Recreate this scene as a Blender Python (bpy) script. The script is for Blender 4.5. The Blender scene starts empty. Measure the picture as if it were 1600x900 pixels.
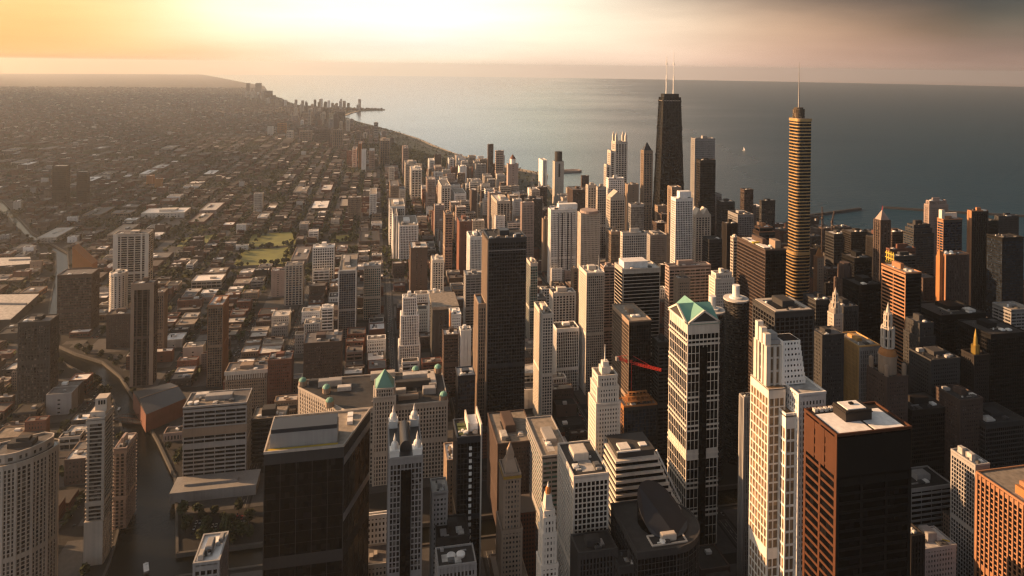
import bpy, math, random
import numpy as np
from mathutils import Vector, Matrix
from mathutils.geometry import tessellate_polygon
random.seed(7); rng = np.random.default_rng(7)
R = math.radians
SC = bpy.context.scene
COL = SC.collection

# ------------------------------------------------------------------ camera
F = 1045.0; PX0, PY0 = 800.0, 103.4; YAW = R(11.4662); ROLL = R(0.733); CAMZ = 412.0
CY, SY, CR, SR = math.cos(YAW), math.sin(YAW), math.cos(ROLL), math.sin(ROLL)
cam_d = bpy.data.cameras.new('camera'); cam = bpy.data.objects.new('camera', cam_d); COL.objects.link(cam)
cam_d.sensor_fit = 'HORIZONTAL'; cam_d.sensor_width = 36.0
cam_d.lens = F/1600*36; cam_d.shift_y = -(450-PY0)/1600
cam_d.clip_start = 1.0; cam_d.clip_end = 90000
fw = Vector((SY, CY, 0)); rt = Vector((CY, -SY, 0)); up = Vector((0, 0, 1))
ix = rt*CR + up*SR; iy = up*CR - rt*SR
cam.matrix_world = Matrix(((ix.x, iy.x, -fw.x, 0), (ix.y, iy.y, -fw.y, 0), (ix.z, iy.z, -fw.z, CAMZ), (0, 0, 0, 1)))
SC.camera = cam
SC.render.resolution_x, SC.render.resolution_y = 1024, 576

# ------------------------------------------------------------------ sky, sun, exposure
SUN_AZ, SUN_EL = R(-70), R(16)          # clockwise from north; the sun stands low in the west-north-west
wd = bpy.data.worlds.new('World'); SC.world = wd; wd.use_nodes = True
nt = wd.node_tree; nt.nodes.clear()
def N(t, **kw):
    n = nt.nodes.new(t)
    for k, v in kw.items(): setattr(n, k, v)
    return n
def L(a, b): nt.links.new(a, b)
def M(op, a, b=None, c=None, clamp=False):
    n = N('ShaderNodeMath', operation=op); n.use_clamp = clamp
    for i, v in enumerate((a, b, c)):
        if v is None: continue
        if isinstance(v, (int, float)): n.inputs[i].default_value = v
        else: L(v, n.inputs[i])
    return n.outputs[0]
def ramp(fac, pts, interp='B_SPLINE'):
    n = N('ShaderNodeValToRGB'); cr = n.color_ramp; cr.interpolation = 'LINEAR'
    while len(cr.elements) > 1: cr.elements.remove(cr.elements[-1])
    cr.elements[0].position = pts[0][0]; cr.elements[0].color = (*pts[0][1], 1)
    for p, c in pts[1:]:
        e = cr.elements.new(p); e.color = (*c, 1)
    cr.interpolation = interp
    L(fac, n.inputs[0]); return n.outputs[0]
def lin(r, g, b): return tuple(((v/255+.055)/1.055)**2.4 if v > 10 else v/255/12.92 for v in (r, g, b))
def mixc(f, a, b, bt='MIX'):
    n = N('ShaderNodeMix', data_type='RGBA', blend_type=bt)
    for i, v in ((0, f), (6, a), (7, b)):
        if isinstance(v, (int, float)): n.inputs[i].default_value = v
        elif isinstance(v, tuple): n.inputs[i].default_value = (*v, 1)
        else: L(v, n.inputs[i])
    return n.outputs[2]
tc = N('ShaderNodeTexCoord'); sp = N('ShaderNodeSeparateXYZ'); L(tc.outputs['Generated'], sp.inputs[0])
az = M('ARCTAN2', sp.outputs[0], sp.outputs[1])                       # 0 = north, + = east
azf = M('ADD', M('DIVIDE', az, 2*math.pi), .5)
el = M('ARCSINE', sp.outputs[2])
def A(deg): return .5+deg/360
HAZEC = lin(255, 214, 160)
hor = ramp(azf, [(A(-180), (.58, .65, .76)), (A(-130), (.8, .72, .68)), (A(-95), (.16, .10, .07)), (A(-80), (.6, .32, .13)), (A(-62), (1.2, .62, .2)), (A(-40), lin(255, 175, 90)),
                 (A(-26), lin(226, 160, 98)), (A(-15), lin(236, 184, 132)), (A(-5), tuple(1.08*v for v in lin(255, 226, 194))), (A(8), tuple(1.08*v for v in lin(255, 224, 196))), (A(22), lin(246, 212, 186)),
                 (A(32), lin(212, 172, 150)), (A(45), lin(172, 138, 122)), (A(70), (.08, .075, .08)), (A(110), (.8, .74, .72)), (A(180), (.58, .65, .76))])
upr = ramp(azf, [(A(-180), (.58, .65, .76)), (A(-115), (.7, .64, .6)), (A(-62), (1.1, .75, .4)), (A(-26), lin(244, 182, 104)), (A(-18), lin(248, 212, 150)), (A(-12), tuple(1.2*v for v in lin(255, 236, 205))),
                 (A(2), tuple(1.45*v for v in lin(255, 240, 215))), (A(14), tuple(1.2*v for v in lin(255, 236, 212))), (A(25), lin(244, 216, 188)), (A(33), lin(214, 172, 142)), (A(41), lin(138, 106, 91)), (A(47), lin(52, 46, 44)),
                 (A(80), (.22, .21, .21)), (A(180), (.58, .65, .76))])
nz = N('ShaderNodeTexNoise'); nz.inputs['Scale'].default_value = 5; nz.inputs['Detail'].default_value = 4
mp = N('ShaderNodeMapping'); mp.inputs['Scale'].default_value = (1, 1, 5); L(tc.outputs['Generated'], mp.inputs[0]); L(mp.outputs[0], nz.inputs['Vector'])
elw = M('ADD', el, M('MULTIPLY', M('SUBTRACT', nz.outputs[0], .5), .03))
t1 = N('ShaderNodeMapRange', interpolation_type='SMOOTHSTEP'); L(elw, t1.inputs[0]); t1.inputs[1].default_value = R(-.5); t1.inputs[2].default_value = R(4.2)
veil = mixc(t1.outputs[0], hor, upr)
top = ramp(azf, [(A(-180), (.60, .67, .78)), (A(-100), (.6, .55, .52)), (A(-38), (.55, .42, .32)), (A(-18), (2.4, 1.7, 1.15)), (A(7), (3.0, 2.15, 1.5)), (A(22), (.34, .28, .25)), (A(50), (.08, .08, .085)), (A(110), (.5, .46, .45)), (A(180), (.60, .67, .78))])
t3 = N('ShaderNodeMapRange', interpolation_type='SMOOTHSTEP'); L(el, t3.inputs[0]); t3.inputs[1].default_value = R(7); t3.inputs[2].default_value = R(16)
veil = mixc(t3.outputs[0], veil, top)                                   # glowing cloud higher up in the north
nz2 = N('ShaderNodeTexNoise'); nz2.inputs['Scale'].default_value = 2.6; nz2.inputs['Detail'].default_value = 6; mp2 = N('ShaderNodeMapping'); mp2.inputs['Scale'].default_value = (1, 1, 9); L(tc.outputs['Generated'], mp2.inputs[0]); L(mp2.outputs[0], nz2.inputs['Vector'])
vsc = N('ShaderNodeVectorMath', operation='SCALE'); L(veil, vsc.inputs[0]); L(M('MULTIPLY_ADD', nz2.outputs[0], .55, .72), vsc.inputs['Scale']); veil = vsc.outputs[0]      # faint streaks of cloud
dk = N('ShaderNodeMapRange', interpolation_type='SMOOTHSTEP'); L(elw, dk.inputs[0]); dk.inputs[1].default_value = R(2.8); dk.inputs[2].default_value = R(7.2)
da = N('ShaderNodeMapRange', interpolation_type='SMOOTHSTEP'); L(az, da.inputs[0]); da.inputs[1].default_value = R(10); da.inputs[2].default_value = R(40)
veil = mixc(M('MULTIPLY', dk.outputs[0], da.outputs[0]), veil, (.014, .025, .037))       # the dark cloud deck above the lake
t2 = N('ShaderNodeMapRange', interpolation_type='SMOOTHSTEP'); L(el, t2.inputs[0]); t2.inputs[1].default_value = R(24); t2.inputs[2].default_value = R(60); t2.inputs[3].default_value = 1; t2.inputs[4].default_value = .25
sky = N('ShaderNodeTexSky', sky_type='NISHITA'); sky.sun_disc = False; sky.sun_elevation = SUN_EL; sky.sun_rotation = SUN_AZ
sky.air_density = 1.4; sky.dust_density = 3.0
b1 = N('ShaderNodeBackground'); L(mixc(M('MULTIPLY_ADD', M('MULTIPLY', dk.outputs[0], da.outputs[0]), .25, .72, clamp=True), sky.outputs[0], (0, 0, 0)), b1.inputs[0]); b1.inputs[1].default_value = .05      # a thin cloud deck takes most of the clear sky's light
b2 = N('ShaderNodeBackground'); L(veil, b2.inputs[0]); L(M('MULTIPLY', t2.outputs[0], .52), b2.inputs[1])
ad = N('ShaderNodeAddShader'); L(b1.outputs[0], ad.inputs[0]); L(b2.outputs[0], ad.inputs[1])
wo = N('ShaderNodeOutputWorld'); L(ad.outputs[0], wo.inputs[0])
sl = bpy.data.lights.new('sun', 'SUN'); sl.energy = 5.0; sl.angle = R(.6); sl.color = (1, .57, .28)
so = bpy.data.objects.new('sun', sl); COL.objects.link(so)
sdir = Vector((math.sin(SUN_AZ)*math.cos(SUN_EL), math.cos(SUN_AZ)*math.cos(SUN_EL), math.sin(SUN_EL)))
so.rotation_euler = sdir.to_track_quat('Z', 'Y').to_euler()
HAZE_DENSITY = 4.4e-5
vs = SC.view_settings; vs.view_transform = 'Standard'; vs.look = 'None'; vs.exposure = 1.08; vs.gamma = 1; vs.use_curve_mapping = False
cy = SC.cycles; cy.max_bounces = 5; cy.diffuse_bounces = 2; cy.glossy_bounces = 2; cy.volume_bounces = 0; cy.transmission_bounces = 1
cy.use_denoising = True; cy.denoising_prefilter = 'NONE'; cy.pixel_filter_type = 'BLACKMAN_HARRIS'; cy.filter_width = 1.35; cy.sample_clamp_indirect = 4; cy.sample_clamp_direct = 3; cy.caustics_reflective = False; cy.caustics_refractive = False
try: cy.denoiser = 'OPENIMAGEDENOISE'
except Exception: pass

# ------------------------------------------------------------------ materials
def mat(name, col, rough=.8, var=.18, scale=.08, metal=0, spec=.3, streak=0, obj=.12, pane=None, bump=0, blind=False):
    m = bpy.data.materials.new(name); m.use_nodes = True
    global nt
    keep = nt; nt = m.node_tree
    p = nt.nodes['Principled BSDF']
    p.inputs['Roughness'].default_value = rough; p.inputs['Metallic'].default_value = metal; p.inputs['Specular IOR Level'].default_value = spec
    g = N('ShaderNodeNewGeometry')
    if pane:                                   # window panes: every pane a little different
        v = N('ShaderNodeVectorMath', operation='DIVIDE'); L(g.outputs['Position'], v.inputs[0]); v.inputs[1].default_value = pane
        fl = N('ShaderNodeVectorMath', operation='FLOOR'); L(v.outputs[0], fl.inputs[0])
        w = N('ShaderNodeTexWhiteNoise'); L(fl.outputs[0], w.inputs[0])
        c = mixc(M('POWER', w.outputs[0], 2.2), tuple(x*(1-var) for x in col), tuple(min(1, x*(1+4*var)) for x in col))
        if blind:
            c = mixc(M('GREATER_THAN', M('FRACT', M('MULTIPLY', w.outputs[0], 17.3)), .84), c, (.13, .12, .105))       # drawn blinds
        L(c, p.inputs['Base Color'])
        L(M('MULTIPLY_ADD', w.outputs[0], .14, max(.04, rough-.07)), p.inputs['Roughness'])
    else:
        n1 = N('ShaderNodeTexNoise'); n1.inputs['Scale'].default_value = scale; n1.inputs['Detail'].default_value = 5; L(g.outputs['Position'], n1.inputs['Vector'])
        f = n1.outputs[0]
        if streak:
            mpp = N('ShaderNodeMapping'); mpp.inputs['Scale'].default_value = (.5, .5, .02); L(g.outputs['Position'], mpp.inputs[0])
            n2 = N('ShaderNodeTexNoise'); n2.inputs['Scale'].default_value = 1.0; n2.inputs['Detail'].default_value = 3; L(mpp.outputs[0], n2.inputs['Vector'])
            f = M('ADD', M('MULTIPLY', f, 1-streak), M('MULTIPLY', n2.outputs[0], streak))
        oi = N('ShaderNodeObjectInfo')
        k = M('ADD', M('MULTIPLY', M('SUBTRACT', f, .5), var*4), M('MULTIPLY_ADD', oi.outputs['Random'], 2*obj, 1-obj))
        c = mixc(1.0, col, (1, 1, 1), 'MULTIPLY'); cm = nt.nodes[-1]
        vm = N('ShaderNodeVectorMath', operation='SCALE'); vm.inputs[0].default_value = col; L(k, vm.inputs['Scale'])
        L(vm.outputs[0], p.inputs['Base Color'])
        if bump:
            b = N('ShaderNodeBump'); b.inputs['Strength'].default_value = bump; L(n1.outputs[0], b.inputs['Height']); L(b.outputs[0], p.inputs['Normal'])
    nt = keep
    return m
MT = {}
def mk(k, *a, **kw): MT[k] = mat(k, *a, **kw)
mk('beige', (.47, .42, .36), streak=.5); mk('cream', (.62, .57, .50), streak=.5); mk('white', (.78, .76, .72), streak=.4)
mk('grey', (.30, .29, .28), streak=.5); mk('dgrey', (.045, .044, .044), streak=.4); mk('tan', (.30, .225, .165), streak=.5)
mk('brick', (.17, .075, .05), streak=.3, var=.25); mk('brown', (.085, .06, .05), streak=.4); mk('dbrown', (.022, .018, .016), rough=.6, spec=.3, streak=.3)
mk('black', (.008, .008, .008), rough=.5, spec=.2); mk('metal', (.10, .10, .10), rough=.45, metal=.3); mk('pink', (.34, .265, .23), streak=.4)
mk('corten', (.075, .028, .012), rough=.65, streak=.4); mk('orange', (.38, .17, .06), streak=.4); mk('terracotta', (.35, .18, .095), streak=.4); mk('goldstone', (.50, .30, .115), streak=.4); mk('copper', (.17, .36, .29), rough=.6, var=.12)  # orange and gold stone tones: low sunlight painted into the wall colour
mk('gold', (.55, .38, .10), rough=.35, metal=.8); mk('red', (.55, .05, .035), rough=.5); mk('steelwhite', (.75, .74, .70), rough=.5)
mk('yellow', (.5, .36, .05), rough=.6); mk('slate', (.032, .035, .042), rough=.5, var=.1)
mk('roof', (.13, .122, .118), scale=.25, var=.3); mk('roofdark', (.035, .033, .032), scale=.25, var=.3); mk('roofpale', (.48, .46, .43), scale=.25, var=.3)
mk('roofwhite', (.80, .78, .75), scale=.3, var=.15); mk('rooftan', (.26, .225, .185), scale=.25, var=.3); mk('roofgreen', (.07, .09, .03), scale=.4, var=.4)
mk('glass', (.009, .010, .012), rough=.16, spec=.5, pane=(2.4, 2.4, 3.6), var=.5); mk('glassblue', (.014, .022, .035), rough=.14, spec=.55, pane=(2.4, 2.4, 3.6), var=.4)
mk('glassblack', (.003, .003, .0035), rough=.22, spec=.12, pane=(3, 3, 3.8), var=.3); mk('glassgreen', (.015, .05, .045), rough=.15, spec=.5, pane=(2.6, 2.6, 3.6), var=.5)
mk('glassgold', (.40, .265, .125), rough=.25, metal=.65, spec=.5, pane=(2.0, 2.0, 3.4), var=.15); mk('glass_sunglow', (.17, .115, .065), rough=.45, spec=.4, pane=(2.0, 2.0, 3.1), var=.25); mk('glasspale', (.05, .05, .05), rough=.2, spec=.5, pane=(2.4, 2.4, 3.3), var=.5, blind=True)  # the gold-toned panes carry the sunset glow in their colour
mk('glassdim', (.012, .011, .011), rough=.3, spec=.35, pane=(2.2, 2.2, 3.3), var=.5, blind=True)
WALLWORD = {'beige': 'beige stone', 'cream': 'cream stone', 'white': 'white concrete', 'grey': 'grey concrete', 'dgrey': 'dark grey', 'tan': 'tan', 'brick': 'red brick', 'brown': 'brown brick', 'dbrown': 'dark brown', 'pink': 'pinkish'}

# ------------------------------------------------------------------ projection helpers (photo pixel <-> place)
def xy(px, py):
    dx, dy = px-PX0, py-PY0
    return (CR*dx+SR*dy)/F, (-SR*dx+CR*dy)/F
def ground(px, py, z=0):
    X, Y = xy(px, py); d = (CAMZ-z)/Y
    return d*(SY+X*CY), d*(CY-X*SY)
def e_at(px, py, n):
    X, Y = xy(px, py); return n*(SY+X*CY)/(CY-X*SY)
def n_at(px, py, e):
    X, Y = xy(px, py); return e*(CY-X*SY)/(SY+X*CY)
def proj(e, n, z):
    d = e*SY+n*CY; X = F*(e*CY-n*SY)/d; Y = F*(CAMZ-z)/d
    return PX0+CR*X-SR*Y, PY0+SR*X+CR*Y, d
def geo(lat, lon): return ((lon+87.63592)*82980-37)*.67, ((lat-41.87886)*111070-37)*.67

# ------------------------------------------------------------------ mesh builder
BF = np.array([[0, 3, 2, 1], [4, 5, 6, 7], [0, 1, 5, 4], [1, 2, 6, 5], [2, 3, 7, 6], [3, 0, 4, 7]])
class MB:
    def __init__(s): s.v = []; s.f = []; s.b = []; s.n = 0
    def raw(s, vs, fs):
        k = s.n; s.v.extend(vs); s.n += len(vs); s.f.extend([tuple(i+k for i in f) for f in fs])
    def box(s, x0, y0, z0, x1, y1, z1): s.b.append((x0, y0, 1, 0, 0, x1-x0, 0, 1, 0, y1-y0, z0, z1))
    def obox(s, ox, oy, ux, uy, t0, t1, o0, o1, z0, z1): s.b.append((ox, oy, ux, uy, t0, t1, uy, -ux, o0, o1, z0, z1))   # normal = right of u = outward for CCW
    def prism(s, poly, z0, z1, poly1=None, caps=True):
        n = len(poly); p1 = poly1 or poly
        fs = [(i, (i+1) % n, n+(i+1) % n, n+i) for i in range(n)]
        if caps: fs += [tuple(range(n-1, -1, -1)), tuple(range(n, 2*n))]
        s.raw([(x, y, z0) for x, y in poly]+[(x, y, z1) for x, y in p1], fs)
    def cone(s, poly, z0, ax, ay, z1):
        n = len(poly); s.raw([(x, y, z0) for x, y in poly]+[(ax, ay, z1)], [(i, (i+1) % n, n) for i in range(n)]+[tuple(range(n-1, -1, -1))])
    def cyl(s, cx, cy_, r0, z0, z1, n=16, r1=None):
        r1 = r0 if r1 is None else r1
        s.prism(circ(cx, cy_, r0, n), z0, z1, circ(cx, cy_, r1, n))
    def dome(s, cx, cy_, r, z0, h, n=14, m=5):
        for i in range(m):
            a0, a1 = i/m*math.pi/2, (i+1)/m*math.pi/2
            if i < m-1: s.prism(circ(cx, cy_, r*math.cos(a0), n), z0+h*math.sin(a0), z0+h*math.sin(a1), circ(cx, cy_, r*math.cos(a1), n), caps=(i == 0))
            else: s.cone(circ(cx, cy_, r*math.cos(a0), n), z0+h*math.sin(a0), cx, cy_, z0+h)
    def bar(s, p, q, w, w2=None):
        p, q = Vector(p), Vector(q); d = (q-p).normalized(); a = d.cross(Vector((0, 0, 1)))
        if a.length < 1e-3: a = Vector((1, 0, 0))
        a.normalize(); b = d.cross(a); w2 = w if w2 is None else w2
        vs_ = []
        for c, h in ((p, w/2), (q, w2/2)): vs_ += [c+a*h+b*h, c-a*h+b*h, c-a*h-b*h, c+a*h-b*h]
        s.raw([tuple(v) for v in vs_], [(0, 1, 2, 3), (7, 6, 5, 4), (0, 4, 5, 1), (1, 5, 6, 2), (2, 6, 7, 3), (3, 7, 4, 0)])
    def arrays(s):
        V = np.array(s.v, float).reshape(-1, 3); faces = s.f; loops = [np.array([i for f in faces for i in f], int)]; cnt = [np.array([len(f) for f in faces], int)]
        if s.b:
            b = np.array(s.b, float); k = len(b); c = np.zeros((k, 8, 3))
            for i, (t, o) in enumerate(((4, 8), (5, 8), (5, 9), (4, 9))):
                x = b[:, 0]+b[:, 2]*b[:, t]+b[:, 6]*b[:, o]; y = b[:, 1]+b[:, 3]*b[:, t]+b[:, 7]*b[:, o]
                c[:, i, 0] = x; c[:, i, 1] = y; c[:, i, 2] = b[:, 10]; c[:, i+4, 0] = x; c[:, i+4, 1] = y; c[:, i+4, 2] = b[:, 11]
            # keep every box's faces turned outwards
            flip = (b[:, 2]*b[:, 7]-b[:, 3]*b[:, 6]) < 0
            c[flip] = c[flip][:, [0, 3, 2, 1, 4, 7, 6, 5]]
            off = len(V)+np.arange(k)[:, None, None]*8
            loops.append((BF[None]+off).reshape(-1)); cnt.append(np.full(k*6, 4)); V = np.vstack([V, c.reshape(-1, 3)])
        return V, np.concatenate(loops), np.concatenate(cnt)
    def build(s, name, material, parent=None, smooth=False):
        V, lp, cn = s.arrays()
        if len(V) == 0: return None
        if parent is not None:
            w = Vector(parent.location); pp = parent.parent
            while pp is not None: w = w+Vector(pp.location); pp = pp.parent
            V = V-np.array(w)
        me = bpy.data.meshes.new(name); me.vertices.add(len(V)); me.vertices.foreach_set('co', V.astype(np.float32).ravel())
        me.loops.add(len(lp)); me.loops.foreach_set('vertex_index', lp.astype(np.int32))
        me.polygons.add(len(cn)); me.polygons.foreach_set('loop_start', np.concatenate([[0], np.cumsum(cn)[:-1]]).astype(np.int32))
        me.update(calc_edges=True)
        me.polygons.foreach_set('use_smooth', np.full(len(cn), bool(smooth)))      # hard edges unless asked otherwise
        me.materials.append(MT[material] if isinstance(material, str) else material)
        o = bpy.data.objects.new(name, me); COL.objects.link(o); o.parent = parent
        return o
def circ(cx, cy_, r, n=16, a0=0): return [(cx+r*math.cos(a0+2*math.pi*i/n), cy_+r*math.sin(a0+2*math.pi*i/n)) for i in range(n)]
def rect(e0, n0, e1, n1): return [(e0, n0), (e1, n0), (e1, n1), (e0, n1)]
def rrect(e0, n0, e1, n1, r, k=5):
    out = []
    for cx, cy_, a in ((e1-r, n0+r, -90), (e1-r, n1-r, 0), (e0+r, n1-r, 90), (e0+r, n0+r, 180)):
        for i in range(k+1): t = R(a+90*i/k); out.append((cx+r*math.cos(t), cy_+r*math.sin(t)))
    return out
def grow(poly, d):
    cx = sum(p[0] for p in poly)/len(poly); cy_ = sum(p[1] for p in poly)/len(poly)
    n = len(poly); out = []
    for i in range(n):
        p0, p, p1 = Vector(poly[i-1]), Vector(poly[i]), Vector(poly[(i+1) % n])
        a = (p-p0).normalized(); b = (p1-p).normalized(); na = Vector((a.y, -a.x)); nb = Vector((b.y, -b.x))
        m = (na+nb); l = max(.3, m.dot(na)); q = p+m*(d/l); out.append((q.x, q.y))
    return out
def thing(name, loc, label, cat, group=None):
    o = bpy.data.objects.new(name, None); COL.objects.link(o); o.location = loc; o.empty_display_size = 1
    tag(o, label, cat, group); return o
def tag(o, label, cat, group=None, kind=None):
    o['label'] = label; o['category'] = cat
    if group: o['group'] = group
    return o
def struct(o): o['kind'] = 'structure'; return o

# ------------------------------------------------------------------ facades
ST = {  # fh floor height, bay, pw pier width, pp pier proud, sh spandrel height, sp spandrel proud
 'grid': (3.7, 3.4, .9, .55, 1.1, .4), 'ribs': (3.8, 2.5, 1.0, .8, .9, .2), 'bands': (3.8, 7.0, .7, .2, 1.7, .5), 'glass': (3.8, 2.6, .28, .3, .45, .15),
 'balcony': (3.1, 5.0, 1.6, .35, .5, 1.2), 'punched': (3.5, 2.4, 1.25, .4, 1.7, .32), 'widegrid': (3.9, 4.6, .8, .6, .9, .45), 'piers': (3.8, 5.2, 1.6, .9, 1.2, .25), 'dark': (3.9, 2.2, .35, .3, 1.3, .12),
 'bigbands': (4.2, 9, .5, .2, 1.6, .7), 'plain': (3.6, 6.5, 4.6, .3, 2.4, .25)}
def facade(poly, z0, z1, st, fr, gl, lod=1, skip=()):
    fh, bay, pw, pp, sh, sp_ = ST[st] if isinstance(st, str) else st
    fh *= lod; bay *= lod; pw *= lod; sh *= lod
    gl.prism(poly, z0, z1)
    n = len(poly); nf = max(1, int((z1-z0)/fh)); f0 = (z1-z0)/nf; mech = (int(nf*(.35+.03*(nf % 7))), nf-1)
    for i in range(n):
        if i in skip: continue
        (ax, ay), (bx, by) = poly[i], poly[(i+1) % n]
        Ln = math.hypot(bx-ax, by-ay)
        if Ln < .3: continue
        ux, uy = (bx-ax)/Ln, (by-ay)/Ln
        nb = max(1, round(Ln/bay)); bs = Ln/nb
        small = Ln < bay*.8 and n > 8
        w = min(pw, bs*.8)
        if not small:
            for k in range(nb+1):
                c = min(max(k*bs, w/2), Ln-w/2)
                ext = (pp-.03) if k == nb else 0
                fr.obox(ax, ay, ux, uy, c-w/2, c+w/2+ext, -.2, pp, z0, z1-.02)
        elif i % 2 == 0: fr.obox(ax, ay, ux, uy, 0, w, -.2, pp, z0, z1-.02)
        e2 = max(0, sp_-.03) if sp_ > pp else 0
        for k in range(nf+1):
            zt = z0+k*f0
            a, b = (zt-.3*sh, zt+.7*sh) if 0 < k < nf else ((zt+.01, zt+.7*sh) if k == 0 else (zt-sh, zt-.01))
            if nf > 17 and k in mech: b = min(a+f0, z1-.03)
            fr.obox(ax, ay, ux, uy, -.0, Ln+e2, -.15, sp_, a, b)

HERO = []      # footprints for overlap and hiding tests: e0,n0,e1,n1,h
ANCH = []      # (phrase, px, py, base px, depth)
def parapet(poly, z, fr, hh=1.3, out=.6, th=.5):
    a = grow(poly, out); b = grow(poly, out-th-.4); n = len(poly)
    vs_ = [(x, y, z-.3) for x, y in a]+[(x, y, z+hh) for x, y in a]+[(x, y, z+hh) for x, y in b]+[(x, y, z-.3) for x, y in b]
    fs = []
    for i in range(n):
        j = (i+1) % n
        fs += [(i, j, n+j, n+i), (n+i, n+j, 2*n+j, 2*n+i), (2*n+i, 2*n+j, 3*n+j, 3*n+i), (3*n+i, 3*n+j, j, i)]
    fr.raw(vs_, fs)
def rooftop(root, poly, z, wm, rm, pent, rnd, big=True):
    xs = [p[0] for p in poly]; ys = [p[1] for p in poly]; x0, x1, y0, y1 = min(xs), max(xs), min(ys), max(ys); w, dd = x1-x0, y1-y0
    m = MB(); m.prism(grow(poly, -.05), z-.2, z+.25); m.build('roof', rm, root)
    for k in range(pent):
        bw, bd, bh = w*rnd.uniform(.22, .45), dd*rnd.uniform(.25, .5), rnd.uniform(3, 7)
        if k == 0 and big: cx, cy_ = x0+w*rnd.uniform(.42, .58), y0+dd*rnd.uniform(.45, .6)
        else: bw *= .5; bd *= .5; bh *= .55; cx, cy_ = x0+w*rnd.choice((.2, .8))+rnd.uniform(-.04, .04)*w, y0+dd*rnd.choice((.22, .78))
        m = MB(); m.box(cx-bw/2, cy_-bd/2, z+.2, cx+bw/2, cy_+bd/2, z+bh)
        for j in range(3): m.box(cx-bw/2-.12, cy_-bd/2-.12, z+bh*(.35+.2*j), cx+bw/2+.12, cy_+bd/2+.12, z+bh*(.35+.2*j)+.3)
        m.box(cx-bw/2+.5, cy_-bd/2+.5, z+bh-.02, cx+bw/2-.5, cy_+bd/2-.5, z+bh+.25)
        m.build('penthouse', wm if k == 0 else rnd.choice(('grey', 'roofpale', 'metal')), root)
    for k in range(2 if big else 1):
        m = MB(); cx, cy_ = x0+w*rnd.uniform(.15, .85), y0+dd*rnd.uniform(.1, .3); s_ = min(2.2, w*.1)
        m.box(cx-s_, cy_-s_, z+.2, cx+s_, cy_+s_, z+1.8); m.cyl(cx, cy_, s_*.7, z+1.78, z+2.2, 10)
        m.build('cooling_unit', rnd.choice(('roofpale', 'metal', 'steelwhite')), root)

def clutter(root, poly, z, rnd):
    xs = [p[0] for p in poly]; ys = [p[1] for p in poly]; x0, x1, y0, y1 = min(xs), max(xs), min(ys), max(ys); w, dd = x1-x0, y1-y0
    m = MB(); a = x0+w*rnd.uniform(.1, .5); c = y0+dd*rnd.uniform(.1, .4); m.box(a, c, z+.24, a+w*rnd.uniform(.2, .4), c+dd*rnd.uniform(.2, .4), z+.34); m.build('roof_patch', rnd.choice(('roofdark', 'roofpale', 'rooftan')), root)
    for k in range(rnd.choice((2, 3, 4))):
        m = MB(); a = x0+w*rnd.uniform(.08, .75); c = y0+dd*rnd.uniform(.06, .85); s_ = rnd.uniform(.7, 1.7)
        if rnd.random() < .4: m.box(a, c, z+.2, a+w*rnd.uniform(.12, .22), c+.8, z+1.1); m.build('duct', rnd.choice(('steelwhite', 'metal', 'grey')), root)
        elif rnd.random() < .5: m.cyl(a, c, s_*.7, z+.2, z+1.2+s_, 10); m.build('vent_pipe', rnd.choice(('steelwhite', 'metal', 'roofdark')), root)
        else: m.box(a, c, z+.2, a+s_*1.5, c+s_*1.2, z+.8+s_*.6); m.box(a+.15, c+.15, z+.8+s_*.6, a+s_*1.5-.15, c+s_*1.2-.15, z+1+s_*.6); m.build('cooling_unit', rnd.choice(('roofpale', 'grey', 'steelwhite')), root)
class TW: pass
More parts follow.
